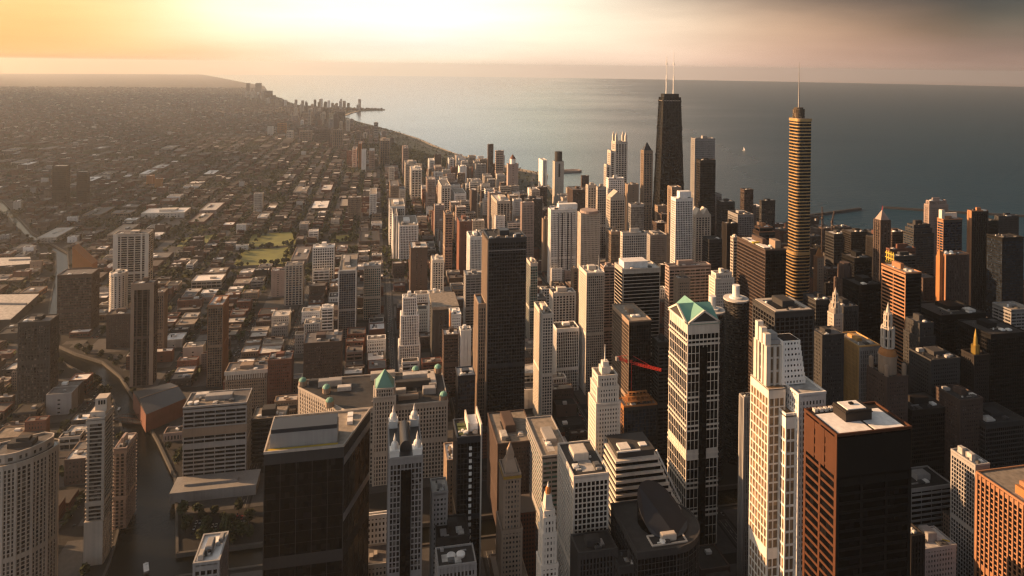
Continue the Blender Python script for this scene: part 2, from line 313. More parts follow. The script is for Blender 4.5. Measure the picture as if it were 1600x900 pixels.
def T(name, label, cat, x0, x1, y, d=None, h=None, side=None, dep=None, st='grid', wm='beige', gm='glass', rm=None, tiers=(), pent=2, short=None, lod=None, poly=None, cap=True, crown=None, nshift=0, skip=(), front=None):
    """a tower from where its roof line stands in the photo: x0..x1 the south face, side the far corner of the visible flank"""
    xc = (x0+x1)/2; X, Y = xy(xc, y)
    if d is None: d = (CAMZ-h)/Y
    h = CAMZ-Y*d; n0 = d*(CY-X*SY)+nshift
    e0, e1 = e_at(x0, y, n0), e_at(x1, y, n0)
    if side is not None:
        n1 = n_at(side, y, e0 if side < x0 else e1)
        if not (n0+6 < n1 < n0+90): n1 = n0+min(90, max(6, abs(n1-n0)))
    else: n1 = n0+(dep or min(42, max(9, .8*(e1-e0))))
    t = TW(); t.e0, t.e1, t.n0, t.n1, t.h, t.d = e0, e1, n0, n1, h, d
    rnd = random.Random(int(x0*7+y)); t.rnd = rnd
    t.root = root = thing(name, ((e0+e1)/2, (n0+n1)/2, 0), label, cat)
    lod = lod or (1 if d < 1250 else 1.3 if d < 2000 else 1.9 if d < 3500 else 3)
    P = poly(e0, n0, e1, n1) if poly else rect(e0, n0, e1, n1)
    fr, gl, ff = MB(), MB(), MB(); z1 = h; g = 0
    levels = list(tiers)+[(None, 0)]
    for dz, ex in levels:
        zb = 0 if dz is None else h-dz
        Pg = grow(P, g) if g else P
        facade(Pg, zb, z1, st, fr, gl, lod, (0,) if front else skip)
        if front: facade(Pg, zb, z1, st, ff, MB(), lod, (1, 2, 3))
        parapet(Pg, z1, fr)
        if g: gl_roof.prism(grow(Pg, .1), z1-.1, z1+.12) if False else fr.prism(grow(Pg, .05), z1-.25, z1+.05)
        z1 = zb; g += ex
    fr.build('facade', wm, root); gl.build('glazing', gm, root)
    if front: ff.build('front_facade', front, root)  # the front's shade is put into a colour of its own, apart from the sunlit flank
    rm = rm or rnd.choice(('roof', 'roofpale', 'rooftan', 'roof'))
    if cap: rooftop(root, P, h, wm, rm, pent, rnd)
    if cap and d < 1000: clutter(root, P, h, rnd)
    t.P = P
    ex = sum(q[1] for q in tiers)
    HERO.append((e0-ex-3, n0-ex-3, e1+ex+3, n1+ex+3, h))
    if short: ANCH.append((short, *proj((e0+e1)/2, (n0+n1)/2, h/2)))
    return t
def addhero(e0, n0, e1, n1, h, short=None):
    HERO.append((e0-3, n0-3, e1+3, n1+3, h))
    if short: ANCH.append((short, *proj((e0+e1)/2, (n0+n1)/2, h/2)))

# ------------------------------------------------------------------ setting: lake, land, river, streets
RADIUS = 24900.0
coast = [geo(*p) for p in [(41.84, -87.608), (41.872, -87.6165), (41.8850, -87.6135), (41.8890, -87.6125), (41.8915, -87.6110), (41.8935, -87.6132), (41.8960, -87.6150), (41.8990, -87.6170),
    (41.9010, -87.6200), (41.9030, -87.6238), (41.9060, -87.6252), (41.9100, -87.6248), (41.9125, -87.6238), (41.9150, -87.6255), (41.9200, -87.6285), (41.9250, -87.6300), (41.9300, -87.6312),
    (41.9360, -87.6335), (41.9400, -87.6352), (41.9450, -87.6375), (41.9520, -87.6400), (41.9570, -87.6390), (41.9605, -87.6380), (41.9622, -87.6340), (41.9640, -87.6340), (41.9655, -87.6385),
    (41.9670, -87.6440), (41.9720, -87.6490), (41.9800, -87.6520), (41.9900, -87.6550), (42.0000, -87.6590), (42.0200, -87.6640), (42.0500, -87.6710), (42.0800, -87.6850), (42.12, -87.702)]]
a_end = math.atan2(coast[-1][0], coast[-1][1])
last = (RADIUS*math.sin(a_end-.03), RADIUS*math.cos(a_end-.03))
arc = [(RADIUS*math.sin(t), RADIUS*math.cos(t)) for t in np.linspace(a_end-.035, R(-115), 50)]
land_outer = coast+[last]+arc+[(-6000, -5000), (600, -5000)]
RB = [ground(275, 960), ground(276, 905)]
J = e_at(276, 875, 577)
river = [(J+5, 200), (J+2, 480), (J, 577), (1000, 577), (1000, 603)] + [(e_at(276, 850, 603), 603)] + [ground(*p) for p in ((275, 800), (272, 745), (246, 690), (208, 622), (187, 588), (160, 566), (118, 553), (89, 540), (90, 488), (108, 425), (105, 395), (50, 364), (4, 314), (-80, 288))] + \
        [ground(*p) for p in ((-80, 298), (-2, 326), (40, 368), (88, 395), (88, 420), (77, 484), (76, 550), (108, 572), (150, 592), (176, 620), (200, 700), (196, 790), (172, 880))]
rl = ground(150, 960); river += [(rl[0], 480), (rl[0]-6, 200)]
def inpoly(x, y, poly):
    c = False; n = len(poly); j = n-1
    for i in range(n):
        xi, yi = poly[i]; xj, yj = poly[j]
        if (yi > y) != (yj > y) and x < (xj-xi)*(y-yi)/(yj-yi)+xi: c = not c
        j = i
    return c
def nearpoly(x, y, poly, m):
    if inpoly(x, y, poly): return True
    n = len(poly)
    for i in range(n):
        ax, ay = poly[i]; bx, by = poly[(i+1) % n]; dx, dy = bx-ax, by-ay; l = dx*dx+dy*dy or 1
        t = max(0, min(1, ((x-ax)*dx+(y-ay)*dy)/l))
        if math.hypot(ax+t*dx-x, ay+t*dy-y) < m: return True
    return False
def land_at(x, y): return inpoly(x, y, land_outer)

m = bpy.data.materials.new('ground'); m.use_nodes = True; MT['ground'] = m; nt = m.node_tree; p = nt.nodes['Principled BSDF']
p.inputs['Roughness'].default_value = .95; p.inputs['Specular IOR Level'].default_value = .15
g = N('ShaderNodeNewGeometry'); s3 = N('ShaderNodeSeparateXYZ'); L(g.outputs['Position'], s3.inputs[0])
n1 = N('ShaderNodeTexNoise'); n1.inputs['Scale'].default_value = .004; n1.inputs['Detail'].default_value = 6; L(g.outputs['Position'], n1.inputs['Vector'])
n2 = N('ShaderNodeTexNoise'); n2.inputs['Scale'].default_value = .05; n2.inputs['Detail'].default_value = 4; L(g.outputs['Position'], n2.inputs['Vector'])
vo = N('ShaderNodeTexVoronoi'); vo.inputs['Scale'].default_value = .03; L(g.outputs['Position'], vo.inputs['Vector'])
leaf = mixc(n2.outputs[0], (.03, .036, .018), (.075, .07, .045))
cityc = mixc(n2.outputs[0], (.018, .018, .018), (.046, .043, .04))
roofs = ramp(M('FRACT', M('MULTIPLY', vo.outputs['Color'], 1.0)), [(0, (.05, .045, .04)), (.5, (.10, .08, .07)), (.8, (.2, .17, .15)), (1, (.4, .35, .3))], 'LINEAR')
far = mixc(M('MULTIPLY_ADD', n1.outputs[0], 1.6, -.35, clamp=True), roofs, leaf)
mr = N('ShaderNodeMapRange'); L(s3.outputs[1], mr.inputs[0]); mr.inputs[1].default_value = 2200; mr.inputs[2].default_value = 3600
L(mixc(mr.outputs[0], cityc, far), p.inputs['Base Color'])

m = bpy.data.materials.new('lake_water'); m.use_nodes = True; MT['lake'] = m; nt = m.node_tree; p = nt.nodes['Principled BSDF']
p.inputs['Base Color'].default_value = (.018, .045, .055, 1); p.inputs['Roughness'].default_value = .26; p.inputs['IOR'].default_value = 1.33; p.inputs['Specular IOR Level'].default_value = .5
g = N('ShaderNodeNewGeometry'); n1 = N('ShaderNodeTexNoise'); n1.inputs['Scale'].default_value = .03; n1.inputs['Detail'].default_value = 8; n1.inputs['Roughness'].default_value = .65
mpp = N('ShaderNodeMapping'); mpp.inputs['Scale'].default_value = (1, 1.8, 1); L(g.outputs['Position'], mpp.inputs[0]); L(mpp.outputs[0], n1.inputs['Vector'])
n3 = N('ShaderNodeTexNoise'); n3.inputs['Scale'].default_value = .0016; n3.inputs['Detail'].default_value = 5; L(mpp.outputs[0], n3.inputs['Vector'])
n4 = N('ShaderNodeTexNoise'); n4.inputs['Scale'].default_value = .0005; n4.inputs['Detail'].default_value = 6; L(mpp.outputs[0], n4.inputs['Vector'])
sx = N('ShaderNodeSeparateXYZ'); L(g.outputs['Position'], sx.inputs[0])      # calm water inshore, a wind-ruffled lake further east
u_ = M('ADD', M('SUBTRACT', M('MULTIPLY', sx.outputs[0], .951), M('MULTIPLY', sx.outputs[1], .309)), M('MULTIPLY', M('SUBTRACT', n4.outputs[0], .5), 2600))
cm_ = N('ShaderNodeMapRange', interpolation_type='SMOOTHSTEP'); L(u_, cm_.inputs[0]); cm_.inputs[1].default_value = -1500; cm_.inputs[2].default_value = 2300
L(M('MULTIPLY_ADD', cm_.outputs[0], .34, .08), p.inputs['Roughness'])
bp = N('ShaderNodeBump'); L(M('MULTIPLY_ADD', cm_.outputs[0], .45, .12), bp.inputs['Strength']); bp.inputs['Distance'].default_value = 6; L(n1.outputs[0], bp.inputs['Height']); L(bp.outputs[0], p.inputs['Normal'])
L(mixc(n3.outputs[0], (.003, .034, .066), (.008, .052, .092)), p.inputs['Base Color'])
m = bpy.data.materials.new('river_water'); m.use_nodes = True; MT['river'] = m; nt = m.node_tree; p = nt.nodes['Principled BSDF']
p.inputs['Base Color'].default_value = (.007, .007, .005, 1); p.inputs['Roughness'].default_value = .25; p.inputs['Specular IOR Level'].default_value = .1; p.inputs['IOR'].default_value = 1.33
g = N('ShaderNodeNewGeometry'); n1 = N('ShaderNodeTexNoise'); n1.inputs['Scale'].default_value = .35; n1.inputs['Detail'].default_value = 4; L(g.outputs['Position'], n1.inputs['Vector'])
bp = N('ShaderNodeBump'); bp.inputs['Strength'].default_value = .12; bp.inputs['Distance'].default_value = .5; L(n1.outputs[0], bp.inputs['Height']); L(bp.outputs[0], p.inputs['Normal'])
mk('pave', (.07, .068, .066), scale=.2, var=.25, obj=0); mk('asphalt', (.05, .048, .047), scale=.3, var=.25, obj=0); mk('paint', (.6, .58, .5), obj=0)
mk('quay', (.07, .066, .06), scale=.2, obj=0); mk('sand', (.42, .34, .24), scale=.05, obj=0); mk('lawn', (.17, .175, .045), scale=.03, var=.3, obj=0); mk('parkfloor', (.022, .03, .014), scale=.02, var=.35, obj=0)

def sheet(name, poly, z, mt, holes=()):
    loops = [[Vector((x, y, z)) for x, y in q] for q in [poly]+list(holes)]
    tri = tessellate_polygon(loops); vs_ = [tuple(v) for q in loops for v in q]
    b = MB()
    ff = []
    for t in tri:
        a, c, d = (Vector(vs_[i]) for i in t)
        ff.append(tuple(t) if (c-a).cross(d-a).z > 0 else tuple(reversed(t)))
    b.raw(vs_, ff); return struct(b.build(name, mt))
sheet('ground', land_outer, 0, 'ground', [river])
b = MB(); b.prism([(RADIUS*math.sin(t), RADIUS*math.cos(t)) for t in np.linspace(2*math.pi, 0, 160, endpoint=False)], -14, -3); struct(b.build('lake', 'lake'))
sheet('river', grow(river, 0), -2.6, 'river')
b = MB()                       # river embankment walls
for i in range(len(river)):
    (ax, ay), (bx, by) = river[i], river[(i+1) % len(river)]; Ln = math.hypot(bx-ax, by-ay)
    if Ln > 1: b.obox(ax, ay, (bx-ax)/Ln, (by-ay)/Ln, 0, Ln, -.5, 1.6, -3, 1.1)
q = b.build('river_embankment', 'quay'); struct(q)
# parks, beaches and the lakeshore road
PARKS = []
def gp(*pts): return [ground(*p) for p in pts]
lawns = [gp((390, 366), (464, 362), (461, 383), (380, 388)), gp((378, 391), (460, 386), (455, 412), (364, 416)), gp((522, 369), (552, 366), (551, 377), (516, 379)), gp((286, 372), (340, 366), (334, 380), (276, 386))]
for q in lawns: sheet('lawn', q, .5, 'lawn'); PARKS.append(q)
inland = [(x-160-60*math.sin(i*1.3), y) for i, (x, y) in enumerate(coast[9:24])]
park = [(x-14, y) for x, y in coast[9:24]]+inland[::-1]
sheet('lakefront_park', park, .25, 'parkfloor'); PARKS.append(park)
park2 = [geo(41.9125, -87.6265), geo(41.9125, -87.6330), geo(41.9200, -87.6350), geo(41.9260, -87.6370), geo(41.9260, -87.6335), geo(41.9200, -87.6310)]
sheet('lakefront_park', park2, .3, 'parkfloor'); PARKS.append(park2)
for i0, i1, w in ((8, 11, 26), (11, 14, 40), (14, 17, 20), (20, 22, 30)):
    pts = coast[i0:i1+1]; sheet('beach', pts+[(x-w*(1 if 0 < k < len(pts)-1 else .3), y-4) for k, (x, y) in enumerate(pts)][::-1], .9, 'sand')
rd = [(x-46, y) for x, y in coast[8:21]]; sheet('lakeshore_road', rd+[(x-14, y) for x, y in rd][::-1], 1.2, 'pave')
for q in (gp((566, 206), (612, 205), (606, 211), (574, 212)), gp((486, 167), (538, 167), (532, 172), (496, 172))): sheet('lagoon', q, .7, 'river')
# far breakwaters and the curved water-intake jetty in the lake
def wallchain(name, pts, w, z, mt, label, cat):
    b = MB()
    for (ax, ay), (bx, by) in zip(pts, pts[1:]):
        Ln = math.hypot(bx-ax, by-ay); b.obox(ax, ay, (bx-ax)/Ln, (by-ay)/Ln, -w*.3, Ln+w*.3, -w/2, w/2, -3.2, z+random.uniform(0, .05))
    return tag(b.build(name, mt), label, cat)
wallchain('breakwater', [ground(*p) for p in ((1262, 337), (1300, 332), (1344, 326))], 7, 3, 'dgrey', 'dark breakwater line in the lake just right of the gold tower', 'breakwater')
wallchain('breakwater', [ground(*p) for p in ((1382, 324), (1440, 328), (1520, 333), (1640, 340))], 7, 3, 'dgrey', 'long dark breakwater across the lake behind the right-hand towers', 'breakwater')
cx, cy2 = ground(894, 267); wallchain('jetty', [(cx-60, cy2+10), (cx+10, cy2+16), (cx+28, cy2+8), (cx+32, cy2-6), (cx+20, cy2-18), (cx-60, cy2-24)], 9, 4, 'pink', 'low hooked water-intake jetty behind the dark-capped tower', 'jetty')
# street blocks with raised pavements; avenues run straight to the north
BX, BW, BY1, BH1, BY2 = 72.0, 58.0, 64.0, 52.0, 128.0
rows = [(200+BY1*k, BH1) for k in range(7)]+[(655+BY1*k, BH1) for k in range(12)]; y0 = 655+BY1*12
rows += [(y0+BY2*k, BY2-14) for k in range(20)]
BLOCKS = []; WET = set()
pv = MB()
def visible_az(x, y): a = math.degrees(math.atan2(x, y)); return -29 < a < 51
for (by, bh) in rows:
    for k in range(-34, 20):
        bx = 34+BX*k
        if not visible_az(bx+BW/2, by+bh/2) or by < 200: continue
        cs = [(bx, by), (bx+BW, by), (bx+BW, by+bh), (bx, by+bh), (bx+BW/2, by+bh/2)]
        if any(not land_at(*c) for c in cs): continue
        wet = any(nearpoly(c[0], c[1], river, 8) for c in cs)
        if 545 < by < 655 and bx > -215: continue
        if any(inpoly(*cs[4], q) for q in PARKS): continue
        BLOCKS.append((bx, by, bh))
        if not wet: pv.box(bx, by, -.5, bx+BW, by+bh, .16); continue
        WET.add((bx, by))
        for i in range(4):
            for j in range(4):
                x, y = bx+BW*i/4, by+bh*j/4
                if not any(nearpoly(a, c, river, 3) for a, c in ((x, y), (x+BW/4, y), (x+BW/4, y+bh/4), (x, y+bh/4))): pv.box(x, y, -.5, x+BW/4, y+bh/4, .16)
struct(pv.build('pavement', 'pave'))
rdm, pm = MB(), MB()
for k in range(-14, 14):
    ex = 34+BX*k-7
    for ya, yb in ((200, 560), (655, 1400)):
        if k < -3 and ya < 600: continue
        if k > 8 and ya > 600 and False: continue
        ok = all(land_at(ex, yy) and not nearpoly(ex, yy, river, 9) for yy in np.linspace(ya, yb, 12))
        if not ok: continue
        rdm.box(ex-5.2, ya, -.4, ex+5.2, yb, .03)
        for yy in np.arange(ya, yb-4, 9.0): pm.box(ex-.12, yy, .02, ex+.12, yy+4, .036)
        for s_ in (-2.6, 2.6): pm.box(ex+s_-.07, ya, .02, ex+s_+.07, yb, .036)
struct(rdm.build('road', 'asphalt')); struct(pm.build('road_markings', 'paint'))

# ------------------------------------------------------------------ the landmark buildings
def part(name, b, mt, root, **kw): return b.build(name, mt, root, **kw)

# dark glass office block by the river (flat south front, slanted east flank)
def dark_glass_block():
    X, Y = xy(475, 703); d = 455; h = CAMZ-Y*d; n0 = d*(CY-X*SY)
    e0, e1 = e_at(413, 712, n0), e_at(537, 704, n0)
    n2 = n0+46; e2 = e_at(578, 632, n2)
    P = [(e0, n0), (e1, n0), (e2, n2), (e0, n2)]
    rt_ = thing('glass_office_block', ((e0+e1)/2, n0+25, 0), 'black glass riverside office block with pale rooftop box and slanted right flank', 'office building')
    fr, gl = MB(), MB(); facade(P, 0, h, (7.8, 9.6, .3, .22, .12, .06), fr, gl); part('facade', fr, 'dgrey', rt_); part('glazing', gl, 'glassblack', rt_)
    b = MB(); parapet(P, h, b, 1.4, .5); part('parapet', b, 'beige', rt_)
    b = MB(); b.prism(grow(P, -.1), h-.2, h+.2); part('roof', b, 'rooftan', rt_)
    b = MB(); b.box(e0+1, n0+.9, h+.25, e1-4, n0+3.6, h+.9); part('roof_strip', b, 'yellow', rt_)
    b = MB(); b.box(e0+3, n0+4.2, h, e1-4.5, n0+20, h+10.5)
    for k in range(3): x = e0+9+k*(e1-e0-18)/2; b.box(x-.5, n0+3.9, h+.1, x+.5, n0+4.3, h+3)
    ph = part('penthouse', b, 'grey', rt_)
    b = MB(); b.box(e0+3.4, n0+4.6, h+10.4, e1-5, n0+19.6, h+13.2); part('clerestory', b, 'slate', ph)
    for q in ((n0+27, 5), (n0+36, 4)):
        b = MB(); b.box(e1+1, q[0], h, e1+5, q[0]+6, h+q[1]*.5); part('roof_unit', b, 'roofwhite', rt_)
    # two pale belts that wrap the slanted flank
    (ax, ay), (bx, by) = P[1], P[2]; Ln = math.hypot(bx-ax, by-ay)
    for z in (h-13, h-52):
        b = MB(); b.obox(ax, ay, (bx-ax)/Ln, (by-ay)/Ln, .3, Ln-.3, -.1, .45, z, z+5); part('belt', b, 'grey', rt_)
    addhero(e0-8, n0, e2, n2, h, 'the black glass riverside block')
dark_glass_block()

def lantern(root, x, y, z, r):
    b = MB(); b.box(x-r, y-r, z-.5, x+r, y+r, z+r*1.6); b.box(x-r*1.12, y-r*1.12, z+r*1.6, x+r*1.12, y+r*1.12, z+r*1.85)
    b.cyl(x, y, r*.86, z+r*1.85, z+r*2.7, 8)
    lo = part('lantern', b, 'steelwhite', root)
    b = MB(); b.dome(x, y, r*.86, z+r*2.7, r*.8, 10, 4); b.cyl(x, y, r*.3, z+r*3.4, z+r*4, 8); b.cone(circ(x, y, r*.3, 8), z+r*4, x, y, z+r*5.4); part('cupola', b, 'steelwhite', lo)
def four_lantern_tower():
    t = T('lantern_tower', 'grey stone office tower with four white corner lanterns around a vaulted roof', 'office tower', 609, 660, 716, d=464, dep=46, st=(3.7, 2.6, .7, .5, .8, .2), wm='grey', gm='glassdim', rm='slate', pent=0, short='the four-lantern tower', cap=False)
    e0, e1, n0, n1, h, r = t.e0, t.e1, t.n0, t.n1, t.h, t.root
    b = MB(); b.box(e0+.2, n0+.2, h-.3, e1-.2, n1-.2, h+.25); part('roof', b, 'slate', r)
    q = 3.1
    for x in (e0+q+.3, e1-q-.3):
        for y in (n0+q+.3, n1-q-.3): lantern(r, x, y, h, q)
    w = (e1-e0)*.17; cx = (e0+e1)/2; b = MB(); prof = [(cx+w*math.cos(a), h+2.5+w*1.25*math.sin(a)) for a in np.linspace(0, math.pi, 12)]
    k = len(prof); ys = (n0+9, n1-9); vs_ = [(x, y, z) for y in ys for x, z in [(cx+w, h)]+prof+[(cx-w, h)]]; k += 2
    b.raw(vs_, [(i, i+1, k+i+1, k+i) for i in range(k-1)]+[tuple(range(k-1, -1, -1)), tuple(range(k, 2*k))]); part('vault', b, 'slate', r)
    b = MB(); b.box(cx-w*.95, n0-.9, 0, cx+w*.95, n0-.05, h-8); part('bay_window', b, 'glassblack', r)
four_lantern_tower()

def merchandise_hall():
    d = 664; X, Y = xy(640, 633); h = CAMZ-Y*d; n0 = d*(CY-X*SY); e0, e1 = e_at(578, 633, n0), e_at(699, 633, n0)
    nw = n0+70
    ew = e_at(468, 606, n0+66)
    P = [(e0-24, n0), (e1, n0), (e1, nw), (ew, nw), (ew, nw-14)]
    rt_ = thing('domed_market_hall', ((e0+e1)/2, n0+40, 0), 'huge tan stone hall with green corner domes and a green pyramid-topped tower', 'building')
    fr, gl = MB(), MB(); facade(P, 0, h, (3.9, 3.0, 1.35, .5, 1.3, .25), fr, gl); parapet(P, h, fr, 1.6, .8); part('facade', fr, 'beige', rt_); part('glazing', gl, 'glassdim', rt_)
    b = MB(); b.prism(grow(P, -.1), h-.2, h+.3); part('roof', b, 'roofdark', rt_)
    for k in range(4): clutter(rt_, [(x*.96+(e0+e1)/2*.04, y) for x, y in rect(e0-10, n0+8, e1-6, nw-8)], h+.1, random.Random(k))
    cxm = (e0+e1)/2+6
    for (x0, y0, x1, y1, z, mt) in ((cxm-40, n0+22, cxm-8, n0+28, 5, 'roofpale'), (cxm-44, n0+58, cxm-18, n0+66, 7, 'beige'), (e1-16, n0+30, e1-8, n0+60, 5, 'beige'), (ew+10, nw-10, ew+30, nw-4, 4, 'dgrey'), (cxm-14, n0+44, cxm+20, n0+50, 3, 'roofdark'), (cxm-16, n0+10, cxm+4, n0+16, 4, 'tan'), (cxm+9, n0+18, cxm+22, n0+26, 6, 'grey'), (cxm-26, n0+34, cxm+18, n0+40, 7, 'dgrey'), (ew+20, nw-18, ew+44, nw-10, 6, 'grey'), (ew+40, n0+40, ew+54, n0+47, 4, 'roofpale'), (cxm-10, n0+54, cxm+20, n0+62, 5, 'roofpale')):
        b = MB(); b.box(x0, y0, h, x1, y1, h+z); b.box(x0+.6, y0+.6, h+z-.05, x1-.6, y1-.6, h+z+.3); part('penthouse', b, mt, rt_)
    tp = [ground(515, 632, h+2), ground(510, 611, h+2), ground(473, 600, h+2), (e1-3.6, n0+3.6), (e1-3.6, nw-4), (e1-28, nw-4)]
    for (x, y) in tp:
        x = max(x, ew+3); b = MB(); b.cyl(x, y, 3.9, h, h+5, 8); b.cyl(x, y, 4.3, h+5, h+5.7, 8); tu = part('turret', b, 'tan', rt_)
        b = MB(); b.dome(x, y, 4.0, h+5.7, 3.2, 10, 4); b.cone(circ(x, y, .6, 6), h+8.6, x, y, h+10.4); part('dome', b, 'copper', tu)
    # central tower
    nt0 = n0-4; a0, a1 = e_at(584, 620, nt0), e_at(618, 620, nt0); ht = CAMZ-xy(601, 604)[1]*(d-3)
    Q = rect(a0, nt0, a1, nt0+24); fr, gl = MB(), MB(); facade(Q, 0, ht-8, (3.9, 2.6, 1.3, .6, 1.2, .25), fr, gl); parapet(Q, ht-8, fr)
    c = 2.4; O = [(a0+c, nt0+1), (a1-c, nt0+1), (a1-1, nt0+c), (a1-1, nt0+24-c), (a1-c, nt0+23), (a0+c, nt0+23), (a0+1, nt0+24-c), (a0+1, nt0+c)]
    facade(O, ht-8, ht, (4, 2.2, 1.0, .4, 1.0, .25), fr, gl); parapet(O, ht, fr, .8)
    tw = part('tower', fr, 'beige', rt_); part('tower_glazing', gl, 'glassdim', tw)
    b = MB(); b.cone(grow(O, -.3), ht+.3, (a0+a1)/2, nt0+12, ht+15); part('pyramid_roof', b, 'copper', tw)
    addhero(ew, n0, e1, nw, h, 'the domed market hall')
merchandise_hall()

def stepped_terraces():
    d = 535; X, Y = xy(1010, 716); h = CAMZ-Y*d; n0 = d*(CY-X*SY); e0, e1 = e_at(963, 716, n0), e_at(1028, 712, n0)
    rt_ = thing('terraced_office_block', ((e0+e1)/2, n0+20, 0), 'stepped office block with white horizontal terrace bands widening toward the ground', 'office building')
    n1 = n0+30; z = h; fr, gl, tr = MB(), MB(), MB(); k = 0; a, b2, c = e0, e1, n0; fl = 4.6
    while z > 0:
        zz = z-fl if k < 11 else 0
        if k >= 11:
            while z > .5: gl.box(a, c, max(0, z-fl), b2, n1, z); tr.box(a-.5, c-.6, z-1.7, b2+.5, n1, z-.02); z -= fl
            break
        gl.box(a, c, 0, b2, n1, z-.02); tr.box(a-.55, c-.65, z-1.5, b2+.55, n1+.01*k, z+.25)
        z = zz; k += 1; a -= .42; b2 += 1.75; c -= 1.25
    part('terrace_band', tr, 'cream', rt_); part('glazing', gl, 'glassblack', rt_)
    b = MB(); b.box(e0+2, n0+3, h, e1-2, n1-2, h+4.5); b.box(e0+1.4, n0+2.4, h+4.4, e1-1.4, n1-1.4, h+5.2); ph = part('penthouse', b, 'dgrey', rt_)
    b = MB(); b.box(e0+1.6, n0+2.1, h+5.2, e1-14, n0+3.4, h+6.2); part('skylight', b, 'steelwhite', ph)
    b = MB(); b.box(e0+5, n0+5, h+5.2, e0+14, n0+14, h+6.6); part('roof_unit', b, 'roofwhite', ph)
    b = MB(); b.box(e1-12, n0+8, h+5.2, e1-6, n0+13, h+6.1); part('roof_unit', b, 'roofwhite', ph)
    b = MB(); b.bar((e1-1, n0+1, h+5), (b2+1, c+14, h-38), 1.3); part('sloping_rail', b, 'steelwhite', rt_)
    addhero(a, c, b2, n1, h, 'the white-banded terraced block')
stepped_terraces()

t = T('setback_stone_tower', 'slim cream stone skyscraper with stepped crown and a thin spire', 'office tower', 935, 964, 588, d=561, side=926, st='punched', wm='cream', gm='glassdim', tiers=((9, 1.0), (22, 1.2)), pent=0, short='the slim spired stone tower')
b = MB(); cx, cy2 = (t.e0+t.e1)/2, (t.n0+t.n1)/2; b.box(cx-4, cy2-4, t.h, cx+4, cy2+4, t.h+6); b.box(cx-2.6, cy2-2.6, t.h+6, cx+2.6, cy2+2.6, t.h+10); part('crown', b, 'cream', t.root)
b = MB(); b.bar((cx, cy2, t.h+10), (cx, cy2, t.h+24), .9, .25); part('spire', b, 'steelwhite', t.root)

# building site with a red tower crane
t = T('unfinished_tower', 'half-built glass tower with raw orange-lit concrete floors on top', 'building site', 975, 1026, 634, d=679, side=966, st=(3.6, 4, .6, .3, .5, .3), wm='orange', front='dgrey', gm='glassblue', rm='rooftan', pent=0, short='the half-built orange-topped tower')
for k in range(3):
    b = MB(); q = k*2.2
    for x in np.linspace(t.e0+4+q, t.e1-4-q, 6):
        for y in np.linspace(t.n0+3+q, t.n1-3-q, 4): b.box(x-.35, y-.35, t.h+k*3.6, x+.35, y+.35, t.h+k*3.6+3.3)
    b.box(t.e0+3+q, t.n0+2+q, t.h+k*3.6+3.3, t.e1-3-q, t.n1-2-q, t.h+k*3.6+3.6); part('concrete_floor', b, 'orange', t.root)  # sunset orange on the bare floors is put into their colour
site = t
def tower_crane(px, py_top, jl, jr, n, z0, label, s=1.0):
    x = e_at(px, py_top, n); dd = x*SY+n*CY; zt = CAMZ-xy(px, py_top)[1]*dd
    r = thing('tower_crane', (x, n, z0), label, 'crane')
    def lattice(p, q, w):
        b = MB(); p, q = Vector(p), Vector(q); dr = (q-p); ln = dr.length; dr.normalize(); a = dr.cross(Vector((.3, .9, .2))).normalized(); c = dr.cross(a); k = max(2, int(ln/(w*1.2)))
        cs = [a*w/2+c*w/2, a*w/2-c*w/2, -a*w/2-c*w/2, -a*w/2+c*w/2]
        for o in cs: b.bar(p+o, q+o, w*.2)
        for i in range(k):
            for j in range(4): b.bar(p+dr*ln*i/k+cs[j], p+dr*ln*(i+1)/k+cs[(j+1) % 4], w*.13)
        return b
    part('mast', lattice((x, n, z0), (x, n, zt), 2.2*s), 'red' if s == 1 else 'brown', r)
    part('jib', lattice((x, n, zt), (x+jr[0], n+jr[1], zt+jr[2]), 1.9*s), 'red' if s == 1 else 'brown', r); part('counter_jib', lattice((x, n, zt), (x+jl[0], n+jl[1], zt+jl[2]), 2.0*s), 'red' if s == 1 else 'brown', r)
    b = MB(); b.box(x-1.5*s, n-1.5*s, zt, x+1.5*s, n+1.5*s, zt+3*s); part('cab', b, 'red' if s == 1 else 'brown', r)
    b = MB(); b.box(x+jl[0]-1.5*s, n+jl[1]-1.5*s, zt+jl[2]-3, x+jl[0]+1.5*s, n+jl[1]+1.5*s, zt+jl[2]+1); part('counterweight', b, 'grey', r)
    b = MB(); b.bar((x, n, zt), (x, n, zt+8*s), 1.2*s, .5); part('apex', b, 'red' if s == 1 else 'brown', r)
    b = MB(); b.bar((x, n, zt+8*s), (x+jr[0]*.7, n+jr[1]*.7, zt+jr[2]*.7+1), .25); b.bar((x, n, zt+8*s), (x+jl[0], n+jl[1], zt+jl[2]+1), .25); part('tie_cable', b, 'red' if s == 1 else 'brown', r)
tower_crane(985, 566, (-12, 6, 3), (27, -16, -3), site.n0+12, site.h*.3, 'red tower crane standing over the half-built orange-topped tower')

